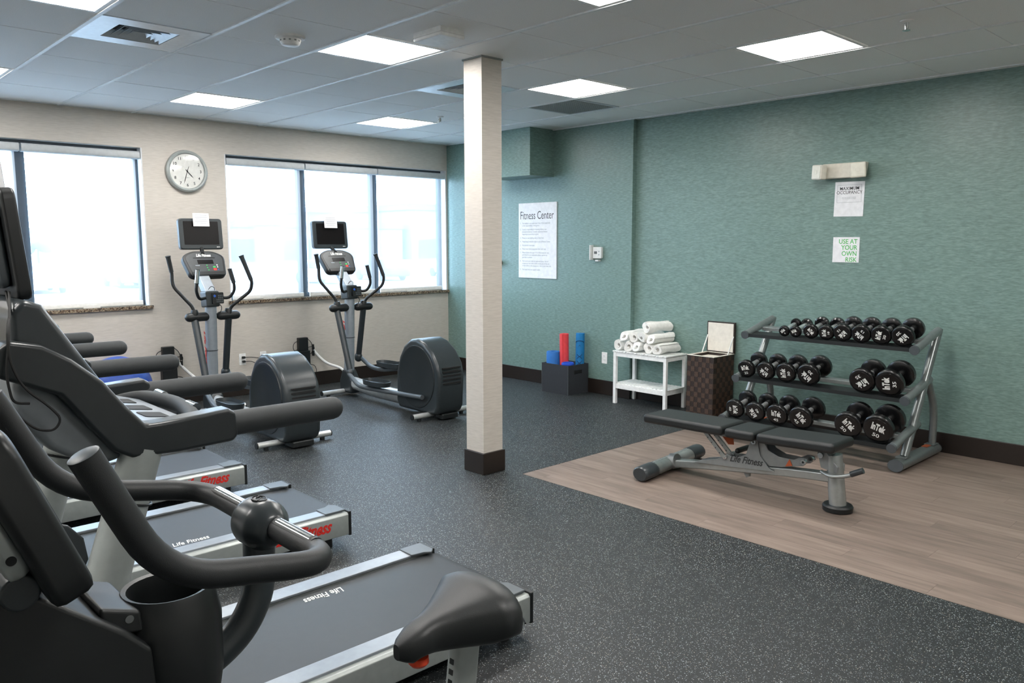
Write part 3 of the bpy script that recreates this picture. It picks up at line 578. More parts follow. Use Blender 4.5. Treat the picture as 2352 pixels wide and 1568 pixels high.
# ------------------------------------------------------------------ ellipticals
def make_elliptical(cx, label, ux=0, vx=0):
    t = thing('elliptical_trainer', (cx, 2.35, 0), label, 'elliptical', 'elliptical trainers by the windows'); off = (0, 2.35, 0)
    hood = [(1.47, .05), (1.43, .12), (1.415, .40), (1.44, .505), (1.52, .61), (1.63, .685), (1.73, .712), (1.83, .70), (1.93, .635), (2.0, .53), (2.05, .38), (2.06, .12), (2.03, .05)]
    b = MB(); b.prism(hood, -.15, .15, 'x'); hd = obj('drive_hood', b, M['blk2'], t, off, bev=.035, seg=4)
    for s in (-1, 1):
        b = MB(); b.rings([[(s * d_, 1.735 + r_ * .265 * math.cos(2 * math.pi * k / 36), .37 + r_ * .285 * math.sin(2 * math.pi * k / 36)) for k in range(36)] for d_, r_ in ((.148, 1), (.156, .985), (.157, .94), (.153, .90), (.154, .2))]); obj('side_disc', b, M['hous'], hd, off)
    for k in range(5):
        z = .335 + k * .034; y = 1.4165
        b = MB(); b.prism(rrect(.20, .013, .005, 2, 0, z), y - .004, y + .01, 'y'); b.v = [(p[0], p[1], p[2]) for p in b.v]; obj('vent_slot', b, M['dark'], hd, off)
    b = MB(); b.box(-.09, .09, 1.44, 1.60, .012, .06); obj('rear_foot', b, M['blk'], t, off, bev=.01)
    for y in (1.585, 3.12):
        b = MB(); b.cyl((-.31, y, .045), (.31, y, .045), .024, n=14); st = obj('stabilizer_bar', b, M['bright'], t, off)
        for s in (-1, 1):
            b = MB(); b.cyl((s * .31, y, .045), (s * .318, y, .045), .025, n=14); obj('end_plug', b, M['blk'], st, off)
            b = MB(); b.cyl((s * .24, y, .022), (s * .24, y, 0), .02, n=10); obj('levelling_pad', b, M['blk'], st, off)
    b = MB(); b.tube([(0, 1.95, .105), (0, 2.6, .105), (0, 2.98, .13), (0, 3.06, .15)], [.068, .068, .066, .05], 18, flat=.8); obj('base_beam', b, M['bright'], t, off)
    b = MB(); b.prism([(2.98, .03), (3.2, .03), (3.2, .14), (3.14, .27), (3.06, .27), (2.98, .16)], -.06, .06, 'x'); obj('mast_foot', b, M['blk2'], t, off, bev=.02)
    b = MB(); b.tube([(0, 3.10, .2), (0, 3.055, 1.02)], [.052, .05], 20); ms = obj('mast', b, M['mast'], t, off)
    mx = frame((-.0515, 3.088, .60), (0, -.053, -1), (-1, .16, 0)); lettering(text(LF, .062, shear=.3, bold=.0018, sx=1.3), mx, M['red'], ms, off, 'mast_logo')
    b = MB(); b.tube([(.0525 * math.cos(a), 3.077 + .0525 * math.sin(a), .60) for a in [2 * math.pi * k / 20 for k in range(20)]], .003, 6, closed=True); obj('cable_tie', b, M['blk'], ms, off)
    b = MB(); b.prism([(2.985, 1.0), (3.12, .985), (3.14, 1.13), (3.0, 1.14)], -.062, .062, 'x'); hdz = obj('mast_head', b, M['blk2'], t, off, bev=.014)
    mk = frame((.035, 2.985, 1.075), (1, 0, 0), (0, -1, .05))
    b = MB(); b.prism(rrect(.10, .10, .01, 3), 0, .018, 'z', mk); kp = obj('keypad', b, M['blk'], hdz, off)
    for a in range(4):
        for c in range(4): b = MB(); b.box(-.012 + a * .016 - .005, -.012 + a * .016 + .005, -.032 + c * .018 - .006, -.032 + c * .018 + .006, .018, .0205, mk); obj('key', b, M['blk3'] if a else M['blk3'], kp, off) if (a or c < 2) else None
    b = MB(); b.prism(rrect(.019, .019, .003, 2), .018, .022, 'z', mk @ T(-.032, .02, 0) @ Matrix.Rotation(R(45), 4, 'Z')); obj('arrow_pad', b, M['bluebtn'], kp, off)
    b = MB(); b.prism([(3.02, 1.12), (3.11, 1.10), (3.30, 1.30), (3.26, 1.36)], -.05, .05, 'x'); obj('console_neck', b, M['mast'], t, off, bev=.01)
    n_ = Vector((0, -.83, .56)); mc = frame((ux, 3.25, 1.365), (1, 0, 0), n_)
    out = fillet([(-.165, -.13, 0), (.165, -.13, 0), (.20, .09, 0), (.10, .145, 0), (-.10, .145, 0), (-.20, .09, 0)], .05, 5, True)
    b = MB(); b.prism([(p.x, p.y) for p in out], -.05, .012, 'z', mc); cn = obj('console', b, M['blk'], t, off, bev=.012)
    b = MB(); b.prism([(p.x * .86, p.y * .84 + .004) for p in out], .0122, .014, 'z', mc); fc = obj('console_face', b, M['face'], cn, off)
    lettering(text(LF, .042, shear=.3, bold=.0012, sx=.72), mc @ T(0, .092, .0142), M['whiteink'], cn, off, 'console_logo')
    b = MB(); b.box(-.07, .075, .0, .045, .0142, .0152, mc); b.box(-.10, .10, .062, .068, .0142, .0152, mc); obj('display', b, M['screen'], cn, off)
    for nm, m_, bx in (('start_key', 'grnbtn', (.058, .082, -.042, -.026)), ('stop_key', 'redbtn', (.058, .086, -.07, -.048)), ('level_key', 'grnbtn', (0, .01, -.02, -.01)), ('level_key', 'grnbtn', (0, .01, -.045, -.035)), ('level_key', 'grnbtn', (0.005, .015, -.07, -.06)), ('program_key', 'whiteink', (.095, .105, -.02, -.008)), ('program_key', 'whiteink', (.095, .105, -.04, -.03)), ('program_key', 'bluebtn', (.095, .103, -.068, -.058)), ('program_key', 'tray', (-.10, -.06, -.02, -.012))):
        b = MB(); b.box(*bx, .0142, .0165, mc); obj(nm, b, M[m_], cn, off)
    b = MB(); b.prism(rrect(.29, .035, .01, 3, 0, -.103), .012, .024, 'z', mc); obj('reading_rest', b, M['blk'], cn, off)
    mt = frame((vx, 3.40, 1.645), (1, 0, 0), (0, -1, .1))
    b = MB(); b.prism(rrect(.405, .285, .032, 5), -.045, .01, 'z', mt); tv = obj('television', b, M['blk2'], t, off, bev=.01)
    b = MB(); b.prism(rrect(.325, .215, .006, 3, 0, .008), .0102, .0112, 'z', mt); obj('television_screen', b, M['screen'], tv, off)
    b = MB(); b.box(.135, .165, -.124, -.118, .0102, .011, mt); obj('television_badge', b, M['whiteink'], tv, off)
    b = MB(); b.tube([(ux, 3.30, 1.46), (vx, 3.41, 1.53), (vx, 3.42, 1.58)], .018, 10); obj('television_bracket', b, M['blk'], t, off)
    for s in (-1, 1):      # fixed grips
        b = MB(); b.tube(fillet([(s * .05, 3.02, 1.08), (s * .14, 2.96, 1.07), (s * .175, 2.93, 1.15), (s * .165, 2.93, 1.22)], .05), .0135, 12); gb = obj('fixed_handlebar', b, M['blk'], t, off)
        e = [(s * .167, 2.93, 1.21), (s * (.135 if s > 0 else .15), 2.93, 1.335)]
        b = MB(); b.tube(e, .018, 14); obj('grip', b, M['chrome'] if s < 0 else M['foam'], gb, off)
        b = MB(); b.tube([e[0], Vector(e[0]) + (Vector(e[1]) - Vector(e[0])) * .04], .0195, 14); b.tube([Vector(e[1]) - (Vector(e[1]) - Vector(e[0])) * .04, e[1]], .0195, 14); obj('grip_ring', b, M['blk'], gb, off)
        # moving arms
        xa, xb = (-.235, -.01) if s < 0 else (.05, .27)
        b = MB(); b.capsule((xa, 3.055, .91), (xb, 3.055, .91), .04, 16, both=True); obj('pivot_cover', b, M['blk'], t, off)
        px = -.15 if s < 0 else .16
        b = MB(); b.lathe([(.033, 0), (.033, .03), (.026, .05)], 16, T(px, 3.05, .925)); obj('arm_collar', b, M['blk'], t, off)
        if s < 0: pts = [(px, 3.05, .93), (px - .01, 3.06, 1.0), (-.305, 3.12, 1.19), (-.30, 3.13, 1.30), (-.33, 3.12, 1.45)]
        else: pts = [(px, 3.05, .93), (px + .02, 3.03, .99), (.335, 2.95, 1.13), (.345, 2.94, 1.21), (.265, 2.97, 1.45)]
        ar = obj('swing_arm', MB().tube(fillet(pts[:4] + [Vector(pts[3]) * .8 + Vector(pts[4]) * .2], .06), .0145, 12), M['blk'], t, off)
        q0 = Vector(pts[3]) * .93 + Vector(pts[4]) * .07
        b = MB(); b.tube([q0, Vector(pts[4]) + (q0 - Vector(pts[4])) * .12, pts[4]], [.018, .0195, .024], 14); obj('grip', b, M['foam'], ar, off)
        jy, jz = (2.83, .27) if s < 0 else (3.17, .37)
        b = MB(); b.tube([(px, 3.055, .89), (px - s * .0, jy, jz)], [.031, .029], 14); obj('swing_link', b, M['blk2'], t, off)
        b = MB(); b.capsule((px, jy, jz + .05), (px, jy, jz - .05), .041, 16, both=True); obj('link_joint', b, M['blk2'], t, off)
        if s < 0: rail = [(px - .02, jy, jz), (px - .035, 2.64, .175), (px - .04, 2.45, .175), (px - .04, 1.60, .205)]; pc = (px - .03, 2.33, .235)
        else: rail = [(px + .02, jy, jz), (px + .03, 2.98, .28), (px + .04, 2.8, .27), (px + .04, 1.85, .42)]; pc = (px + .04, 2.66, .335)
        b = MB(); b.tube(fillet(rail, .08), .022, 12); pr = obj('pedal_rail', b, M['blk3'], t, off)
        m4 = T(*pc)
        b = MB(); rg = [[(k_ * .078 * math.copysign(abs(math.cos(a)) ** .7, math.cos(a)), k_ * .19 * math.copysign(abs(math.sin(a)) ** .8, math.sin(a)), z) for a in [2 * math.pi * k / 32 for k in range(32)]] for k_, z in ((.8, -.02), (.95, -.015), (1.0, .03), (.97, .032), (.92, 0), (.3, -.001))]
        b.rings(rg, True, False, m4); obj('pedal', b, M['blk2'], pr, off)
    for pts in ([(.05, 3.0, 1.03), (.075, 2.98, .99), (.06, 3.0, .94), (.03, 3.03, .93)], [(-.02, 3.06, 1.14), (0, 3.03, 1.18), (.03, 3.03, 1.17), (.04, 3.05, 1.13)]):
        b = MB(); b.tube(fillet(pts, .04), .003, 6); obj('cable', b, M['blk'], t, off)
    return t
EX = (1.535, 2.975)
make_elliptical(EX[0], 'elliptical trainer below the wall clock', .05, .085)
make_elliptical(EX[1], 'elliptical trainer nearer the column, in front of the three-part window')
notice((EX[0] + .085, 3.384, 1.775), (1, 0, 0), (0, -1, .1), 'white paper notice taped on the elliptical screen under the clock')
notice((EX[1] - .0, 3.384, 1.775), (1, 0, 0), (0, -1, .1), 'white paper notice taped on the elliptical screen near the column')

# power supplies, outlets and cables on the window wall
def power(x, z0, z1, label):
    t = thing('power_supply', (x, YB, z0), label, 'power supply', 'power supplies on the window wall')
    b = MB(); b.box(-.075, .065, -.07, 0, 0, (z1 - z0) * .62); obj('lower_box', b, M['blk'], t, bev=.006)
    b = MB(); b.box(-.058, .052, -.055, 0, (z1 - z0) * .62, z1 - z0); obj('upper_box', b, M['blk'], t, bev=.006)
    h = z1 - z0
    for pts in ([(-.05, -.03, h * .92), (-.11, -.03, h * .86), (-.12, -.03, h * .7), (-.08, -.03, h * .55), (-.13, -.03, h * .52)], [(.05, -.03, h * .97), (.10, -.03, h * .85), (.12, -.03, h * .66), (.1, -.03, h * .5), (.05, -.03, h * .52)], [(.05, -.03, h * .7), (.14, -.03, h * .72), (.13, -.03, h * .58)], [(.06, -.03, .08), (.14, -.03, .06), (.16, -.03, -.02), (.1, -.03, -.04)], [(-.07, -.03, h * .66), (-.13, -.03, h * .6), (-.14, -.03, h * .45)]):
        b = MB(); b.tube(fillet(pts, .06, 5), .0035, 6); obj('cable', b, M['blk'], t)
    for p in ((.118, -.03, h * .7), (.12, -.03, h * .52)): b = MB(); b.box(p[0] - .01, p[0] + .01, -.045, -.02, p[2] - .03, p[2] + .03); obj('connector', b, M['blk'], t, bev=.003)
power(2.845, .17, .545, 'black stacked power boxes on the wall between the ellipticals'); power(1.415, .20, .575, 'black stacked power boxes on the wall behind the treadmill grips')
def conduit(pts, label):
    o = obj('cable_sleeve', MB().tube(fillet(pts, .15, 8), .014, 10), M['white']); tag(o, label, 'cable', 'white cable sleeves'); return o
conduit([(2.97, 3.815, .40), (3.02, 3.80, .33), (3.10, 3.76, .24), (3.2, 3.66, .20), (3.12, 3.35, .16)], 'white cable sleeve running from the wall boxes to the elliptical near the column')
conduit([(1.50, 3.815, .42), (1.56, 3.80, .34), (1.64, 3.76, .25), (1.7, 3.64, .18), (1.66, 3.35, .14)], 'white cable sleeve running from the wall boxes to the elliptical under the clock')
def outlet(m4, label, group='wall outlets', plugs=False):
    t = thing('wall_outlet', m4.translation, label, 'outlet', group); q = m4.copy(); q.translation = (0, 0, 0)
    b = MB(); b.prism(rrect(.072, .118, .006, 3), 0, .006, 'z', q); obj('cover_plate', b, M['white'], t, bev=.002)
    for s in (-1, 1):
        b = MB(); b.prism(rrect(.034, .028, .012, 4, 0, s * .021), .006, .0085, 'z', q); rc = obj('receptacle', b, M['white'], t)
        b = MB(); b.box(-.008, -.006, s * .021 - .005, s * .021 + .005, .0085, .009, q); b.box(.006, .008, s * .021 - .005, s * .021 + .005, .0085, .009, q); obj('socket_slot', b, M['dark'], rc)
    return t
outlet(frame((2.168, YB, .373), (1, 0, 0), (0, -1, 0)), 'white wall outlet with two plugs beside the elliptical hood')
outlet(frame((2.395, YB, .375), (1, 0, 0), (0, -1, 0)), 'white wall outlet half hidden behind the elliptical hood')
outlet(frame((XF, 1.28, .382), (0, -1, 0), (-1, 0, 0)), 'white wall outlet on the teal wall between dark bin and white table')
for z, q in ((.394, 'upper'), (.352, 'lower')):
    t = thing('power_cord', (2.168, YB - .009, z), 'black plug and cord in the ' + q + ' socket of the outlet by the elliptical hood', 'power lead', 'plugged in leads')  # power cord of the elliptical, plugged into the wall outlet
    b = MB(); b.box(-.012, .018, -.03, 0, -.011, .011); obj('plug', b, M['blk'], t, bev=.004)
    b = MB(); b.tube(fillet([(.015, -.02, 0), (.08, -.03, -.002), (.16, -.04, -.02 if q == 'upper' else -.05), (.3, -.05, -.03 if q == 'upper' else -.08), (.36, -.06, -z + .1), (.3, -.2, -z + .004)], .06), .0035, 6); obj('cord', b, M['blk'], t)
# exercise ball
o = obj('exercise_ball', MB().ball((0, 0, .282), .282, 40, 28), M['ball']); o.location = (.86, 3.52, 0); tag(o, 'large blue exercise ball on the floor under the window sill', 'exercise ball')

# ------------------------------------------------------------------ wall clock
t = thing('wall_clock', (1.683, YB, 2.245), 'round silver rimmed wall clock with black numerals', 'clock')
mk = frame((0, 0, 0), (1, 0, 0), (0, -1, 0))
b = MB(); b.lathe([(.17, 0), (.196, .004), (.2, .02), (.195, .04), (.182, .05), (.17, .048), (.163, .034)], 48, mk, caps=False); obj('rim', b, M['silver'], t)
b = MB(); b.lathe([(.166, .012), (.166, .03)], 48, mk); dial = obj('dial', b, M['clockface'], t)
for k in range(1, 13):
    a = R(90 - 30 * k); lettering(text(str(k), .038, bold=.0004), mk @ T(.132 * math.cos(a), .132 * math.sin(a), .0305), M['blackink'], dial, name='numeral')
def hand(ang, L, w, nm, z, tail=.02, m_='blackink'):
    b = MB(); b.prism([(-w, -tail), (w, -tail), (w * 1.4, L * .7), (0, L), (-w * 1.4, L * .7)], z, z + .002, 'z', mk @ Matrix.Rotation(R(-ang), 4, 'Z')); obj(nm, b, M[m_], t)
hand(137, .085, .003, 'hour_hand', .033); hand(197, .125, .0022, 'minute_hand', .036); hand(18, .05, .0012, 'second_hand', .039, .09)
lettering(text('QUARTZ', .011), mk @ T(0, -.06, .0305), M['greyink'], dial, name='dial_print')
b = MB(); b.lathe([(.006, .03), (.006, .043)], 16, mk); obj('hand_pin', b, M['blackink'], t)
b = MB(); b.lathe([(.166, .0455), (.166, .0465)], 40, mk); obj('clock_glass', b, M['clear'], t)

# ------------------------------------------------------------------ teal wall things
def onwall(x, y, z): return frame((x, y, z), (0, -1, 0), (-1, 0, 0))
ML = frame((0, 0, 0), (0, -1, 0), (-1, 0, 0))
t = thing('rules_sign', (XF, 2.256, 1.583), 'tall white sign listing rules on the teal wall beside the column', 'sign')
b = MB(); b.box(-.293, .293, -.412, .412, 0, .012, ML); obj('sign_board', b, M['paper'], t, bev=.001)
lettering(text('Fitness Center', .125, sx=.70, align='LEFT', bold=-.0006), ML @ T(-.268, .273, .0125), M['logoink'], t)
rules = [('1.', ['This facility is not supervised. Use of the equipment', 'is the responsibility of the guest.']), ('2.', ['Guest is responsible for knowing his/her own', 'physical limitations. Consult a physician before', 'beginning an exercise program.']), ('3.', ['Please, no wet bathing suits or bare feet.']), ('4.', ['Please keep breakable objects out of Fitness Center.']), ('5.', ['No alcoholic beverages.']), ('6.', ['Please wipe down equipment after each use.']), ('7.', ['Minors (below the age of 16 in this state) are not', 'permitted to use equipment unless a parent or', 'guardian is present.']), ('8.', ['The hotel is not liable for personal injury, loss of', 'property or any other claims arising out of the use', 'of the facility or the equipment. Use at your own risk.']), ('9.', ['The hotel does not supply towels.'])]
z = .192
for n_, ls in rules:
    body = '\n'.join(ls); L_ = len(ls)
    lettering(text(n_, .024, align='LEFT', valign='TOP', depth=.0003), ML @ T(-.27, z + .01, .0123), M['greyink'], t)
    lettering(text(body, .024, align='LEFT', valign='TOP', line=1.07, sx=.86, depth=.0003), ML @ T(-.235, z + .01, .0123), M['greyink'], t)
    z -= .0268 * L_ + .0135
t = thing('thermostat', (XF, 1.371, 1.46), 'white thermostat under a clear guard on the teal wall', 'thermostat')
b = MB(); b.prism(rrect(.115, .115, .01, 3), 0, .03, 'z', ML @ T(-.005, -.002, 0)); obj('thermostat_body', b, M['white'], t, bev=.004)
b = MB(); b.box(-.042, -.004, -.014, .012, .0301, .0312, ML); obj('display', b, M['blk3'], t)
for y in (.012, -.022): b = MB(); b.box(.016, .028, y - .005, y + .005, .0301, .033, ML); obj('button', b, M['greyink'], t)
b = MB()
for bx in ((-.085, -.081, -.074, .074), (.072, .076, -.074, .074), (-.081, .072, .071, .075), (-.081, .072, -.075, -.071)): b.box(*bx, 0, .055, ML)
b.box(-.085, .076, -.075, .075, .055, .058, ML); obj('guard_cover', b, M['clear'], t)
b = MB(); b.box(-.086, -.078, -.076, .076, 0, .056, ML); b.box(-.02, .02, -.088, -.074, 0, .04, ML); obj('guard_hinge', b, M['white'], t)
t = thing('wall_knob', (XF, 2.86, 1.33), 'small dark round wall fixture half hidden behind the column', 'wall fixture')  # small dark knob on the wall, its purpose not known
b = MB(); b.lathe([(.03, 0), (.03, .015), (.012, .02), (.012, .05)], 18, ML); obj('knob_stem', b, M['blk'], t)
b = MB(); b.lathe([(.02, .05), (.034, .056), (.034, .075), (.02, .085)], 20, ML); obj('knob_cap', b, M['blk2'], t)
# emergency light and notices
t = thing('emergency_light', (XN, -1.12, 2.12), 'ivory emergency light with two square lamp heads on the teal wall', 'emergency light')
b = MB(); b.prism([(-.17, -.055), (.17, -.055), (.185, .06), (-.155, .06)], 0, .07, 'z', ML); obj('housing', b, M['ivory'], t, bev=.006)
for s, ry, rz in ((-1, -26, -8), (1, 22, 10)):
    m4 = ML @ T(s * .152, -.006, .115) @ Matrix.Rotation(R(ry), 4, 'Y') @ Matrix.Rotation(R(rz * .4), 4, 'Z')
    b = MB(); b.prism(rrect(.115, .115, .014, 4), -.02, .035, 'z', m4); hd = obj('lamp_head', b, M['ivory'], t, bev=.006)
    b = MB(); b.prism(rrect(.098, .098, .01, 4), .035, .039, 'z', m4); b.prism(rrect(.03, .03, .006, 3), .039, .042, 'z', m4); obj('lamp_lens', b, mat('frosted_lens', '#eceade', .12), hd, bev=.002)
    b = MB(); b.lathe([(.014, .035), (.014, .10)], 14, ML @ T(s * .145, 0, 0)); obj('swivel', b, M['ivory'], t)
t = thing('occupancy_notice', (XN, -1.163, 1.901), 'white sheet reading MAXIMUM OCCUPANCY below the emergency light', 'notice')
b = MB(); b.box(-.118, .118, -.136, .136, .001, .003, ML @ Matrix.Rotation(R(-.8), 4, 'Z')); obj('sheet', b, M['paper'], t)
b = MB(); fx, f0, f1, fw = .098, -.026, .112, .002
for bx in ((-fx, fx, f0, f0 + fw), (-fx, fx, f1 - fw, f1), (-fx, -fx + fw, f0, f1), (fx - fw, fx, f0, f1)): b.box(*bx, .003, .0033, ML)
obj('printed_border', b, M['greyink'], t)
lettering(text('MAXIMUM', .034, bold=.0003, sx=.95, space=1.05), ML @ T(0, .082, .003), M['blackink'], t); lettering(text('OCCUPANCY', .036, sx=.92), ML @ T(0, .051, .003), M['blackink'], t)
lettering(text('OF THIS ROOM IS LIMITED\nTO THE POSTED NUMBER', .0095), ML @ T(0, .008, .003), M['greyink'], t)
t = thing('risk_notice', (XN, -1.158, 1.502), 'white square sign with green words USE AT YOUR OWN RISK', 'notice')
b = MB(); b.box(-.107, .107, -.1, .1, .001, .004, ML); obj('sheet', b, M['paper'], t)
lettering(text('USE AT\nYOUR\nOWN\nRISK', .052, align='RIGHT', line=.92, sx=.9, bold=.0006), ML @ T(.09, -.008, .004), M['greenink'], t)

# ------------------------------------------------------------------ dark bin with rolls
t = thing('storage_bin', (4.715, 1.676, 0), 'dark grey fabric bin on the rubber floor holding foam rolls', 'bin')
b = MB(); w, d_, h = .155, .188, .306
b.box(-w, -w + .01, -d_, d_, 0, h); b.box(w - .01, w, -d_, d_, 0, h); b.box(-w + .01, w - .01, d_ - .01, d_, 0, h)
for bx in ((-w + .01, w - .01, 0, .21), (-w + .01, -.06, .21, .25), (.06, w - .01, .21, .25), (-w + .01, w - .01, .25, h)): b.box(bx[0], bx[1], -d_, -d_ + .01, bx[2], bx[3])
b.box(-w + .01, w - .01, -d_ + .01, d_ - .01, .004, .012); obj('bin_body', b, M['crate'], t)
b = MB(); b.box(-.058, .058, -d_ + .004, -d_ + .008, .212, .248); obj('handle_slot', b, M['dark'], t)
for y in (-d_, d_): 
    b = MB(); b.cyl((-w, y, 0), (-w, y, h), .003, n=8); obj('edge_piping', b, M['blk3'], t)
t = thing('foam_roller', (4.648, 1.778, .012), 'short blue foam roller standing in the dark bin', 'foam roller')
b = MB(); b.lathe([(.025, 0), (.072, .002), (.075, .01), (.075, .405), (.07, .413), (.03, .414), (.025, .40), (.025, 0)], 32, caps=False); obj('roller_body', b, M['rblue'], t)
def mat_roll(loc, r0, L, m_, label, rot):
    t = thing('yoga_mat', loc, label, 'yoga mat', rot=rot); b = MB(); rg = []
    n = 90; turns = 5
    for z in (0, L):
        pass
    inn = [(r0 * (.25 + .75 * k / n) * math.cos(turns * 2 * math.pi * k / n), r0 * (.25 + .75 * k / n) * math.sin(turns * 2 * math.pi * k / n)) for k in range(n + 1)]
    outp = [(a * (1 + .005 / max(.008, math.hypot(a, c))), c * (1 + .005 / max(.008, math.hypot(a, c)))) for a, c in inn]
    b.prism(inn + outp[::-1], 0, L, 'z'); b2 = obj('mat_roll', b, m_, t)
    return t
mat_roll((4.702, 1.668, .012), .046, .605, M['rred'], 'red rolled yoga mat standing in the dark bin', (0, R(1.5), R(200)))
tm_ = mat_roll((4.805, 1.556, .012), .044, .61, M['bmat'], 'blue patterned rolled yoga mat standing in the dark bin', (0, R(1.0), 0))
for z, kind in ((.30, 0), (.37, 0), (.46, 1), (.515, 2)):
    b = MB()
    def onr(a, zz): return (.0525 * math.cos(a), .0525 * math.sin(a), zz)
    a0 = R(218)
    if kind == 0: b.tube([onr(a0 + .5 * q, z + .022 * s_) for q, s_ in ((-1, -1), (0, .2), (1, -1))], .0035, 5); b.tube([onr(a0 + .5 * q, z + .022 * s_) for q, s_ in ((-1, 1), (0, -.2), (1, 1))], .0035, 5)
    if kind == 1: b.tube([onr(a0 + .4 * q, z + .03 * s_) for q, s_ in ((0, 1), (1, 0), (0, -1), (-1, 0))], .0035, 5, closed=True)
    if kind == 2: b.tube([onr(a0 + .9 * math.cos(c), z + .02 * math.sin(c)) for c in [math.pi * k / 8 for k in range(9)]], .0035, 5)
    obj('printed_motif', b, M['navy'], tm_)
t = thing('massage_ring', (4.641, 1.568, .012), 'small blue ridged roller with a dark open core in the dark bin', 'foam roller')
b = MB(); b.lathe([(.045, 0), (.064, 0), (.066, .02), (.062, .10), (.066, .2), (.062, .26), (.067, .275), (.067, .285), (.062, .29), (.067, .296), (.065, .312), (.055, .318), (.047, .314), (.045, .30), (.045, 0)], 32, caps=False); obj('roller_body', b, M['ring'], t)
b = MB(); b.lathe([(.046, .27), (.046, .302), (.03, .306)], 28); obj('core_cap', b, M['blk'], t)

# ------------------------------------------------------------------ white slatted table with towels
t = thing('slatted_table', (4.775, .623, 0), 'white slatted two-tier table against the teal wall', 'table'); x0, x1, y0, y1 = -.168, .162, -.312, .312
for xx in (x0, x1 - .032):
    for yy in (y0, y1 - .032): b = MB(); b.box(xx, xx + .032, yy, yy + .032, 0, .505); obj('leg', b, M['whitewood'], t, bev=.002)
for zz, hh in ((.465, .045), (.15, .045)):
    for xx in (x0 + .004, x1 - .024): b = MB(); b.box(xx, xx + .02, y0 + .032, y1 - .032, zz, zz + hh); obj('rail', b, M['whitewood'], t, bev=.002)
    for yy in (y0 + .004, y1 - .024): b = MB(); b.box(x0 + .032, x1 - .032, yy, yy + .02, zz, zz + hh); obj('rail', b, M['whitewood'], t, bev=.002)
NS = 15
for zz, ext in ((.508, .006), (.195, -.02)):
    b = MB(); b.box(x0 - ext, x1 + ext, 0, .030, 0, .013); me = b.mesh('slat'); me.materials.append(M['whitewood'])
    a0, a1 = y0 - max(ext, 0), y1 + max(ext, 0)
    for k in range(NS): o = link('slat', me, M['whitewood'], t); o.location = (0, a0 + k * (a1 - a0 - .030) / (NS - 1), zz - (.006 if ext < 0 else 0)); bv = o.modifiers.new('edge', 'BEVEL'); bv.width = .002; bv.segments = 1
def towel_mesh(rad, L, seed):
    rnd = random.Random(seed); b = MB(); n = 64; turns = 2.6
    inn = []
    for k in range(n + 1):
        q = k / n; rr = rad * (.16 + .84 * q ** .75) * (1 + .03 * math.sin(5 * q + seed)); a = turns * 2 * math.pi * q - .6
        inn.append((rr * math.cos(a), rr * .93 * math.sin(a)))
    th = .0125
    outp = [(p[0] * (1 + th / max(.01, math.hypot(*p))), p[1] * (1 + th / max(.01, math.hypot(*p)))) for p in inn]
    poly = inn + outp[::-1]
    N = 11; rg = []
    for i in range(N):
        s = i / (N - 1); sc = 1 + .07 * math.sin(5.1 * s + seed) - (.07 if i in (0, N - 1) else 0)
        rg.append([(L * (s - .5) + .008 * math.sin(60 * a_ + seed) + .01 * math.sin(45 * c_ + 2 * seed), a_ * sc * (1 + .08 * math.sin(7 * s + 50 * c_ + seed)) + .004 * math.sin(6 * s + seed), c_ * sc * (.97 + .05 * math.sin(8 * s + 40 * a_))) for a_, c_ in poly])
    b.rings(rg); return b.mesh('rolled_towel')
tw = [towel_mesh(.041, .29, s) for s in (1, 2, 3)]
TWL = []
bot = [(.885, .0), (.77, .0), (.655, 0), (.535, 0), (.415, 0)]
spec = [(4.765, y, .578, q) for (y, _), q in zip(bot, ('end by the wall jog, bottom layer', 'second from the wall jog, bottom layer', 'middle of the bottom layer', 'fourth from the wall jog, bottom layer', 'end by the hamper, bottom layer'))]
spec += [(4.77, .83, .667, 'end by the wall jog, second layer'), (4.77, .72, .668, 'second from the wall jog, second layer'), (4.77, .605, .668, 'middle of the second layer'), (4.77, .49, .662, 'end by the hamper, second layer'), (4.79, .545, .768, 'alone on top of the pile')]
for k, (x, y, z, q) in enumerate(spec):
    o = link('rolled_towel', tw[k % 3], M['towel']); o.location = (x, y, z); rz = random.uniform(-7, 7) + (-10 if k in (8, 9) else 0); o.rotation_euler = (random.uniform(-2.5, 2.5), 0, R(rz)); tag(o, 'white rolled towel on the table, ' + q, 'towel', 'rolled towels on the white table')

# ------------------------------------------------------------------ hamper
t = thing('laundry_hamper', (4.762, -.06, 0), 'brown woven hamper with open lid and cream lining beside the white table', 'hamper'); w, d_, h = .162, .137, .563
b = MB(); b.box(-w, -w + .014, -d_, d_, 0, h); b.box(w - .014, w, -d_, d_, 0, h); b.box(-w + .014, w - .014, -d_, -d_ + .014, 0, h); b.box(-w + .014, w - .014, d_ - .014, d_, 0, h); b.box(-w + .014, w - .014, -d_ + .014, d_ - .014, 0, .01); obj('hamper_body', b, M['woven'], t)
b = MB()
wv = MB(); cs_ = .0455
for k in range(12):
    z0 = .012 + k * cs_
    if z0 + cs_ > h: break
    for q in range(7):
        if (k + q) % 2: continue
        ya = -d_ + .002 + q * .0385; wv.box(-w - .003, -w + .001, ya + .001, min(ya + .0375, d_), z0 + .001, z0 + cs_ - .001)
        xa = -w + .002 + q * .0455; wv.box(xa + .001, min(xa + .0445, w), -d_ - .003, -d_ + .001, z0 + .001, z0 + cs_ - .001); wv.box(xa + .001, min(xa + .0445, w), d_ - .001, d_ + .003, z0 + .001, z0 + cs_ - .001)
o = obj('woven_strips', wv, mat('brown_fibre', '#483529', .6, var=.25, vscale=90, bump=.5, bscale=300), t); o['kind'] = 'stuff'
e_ = .006
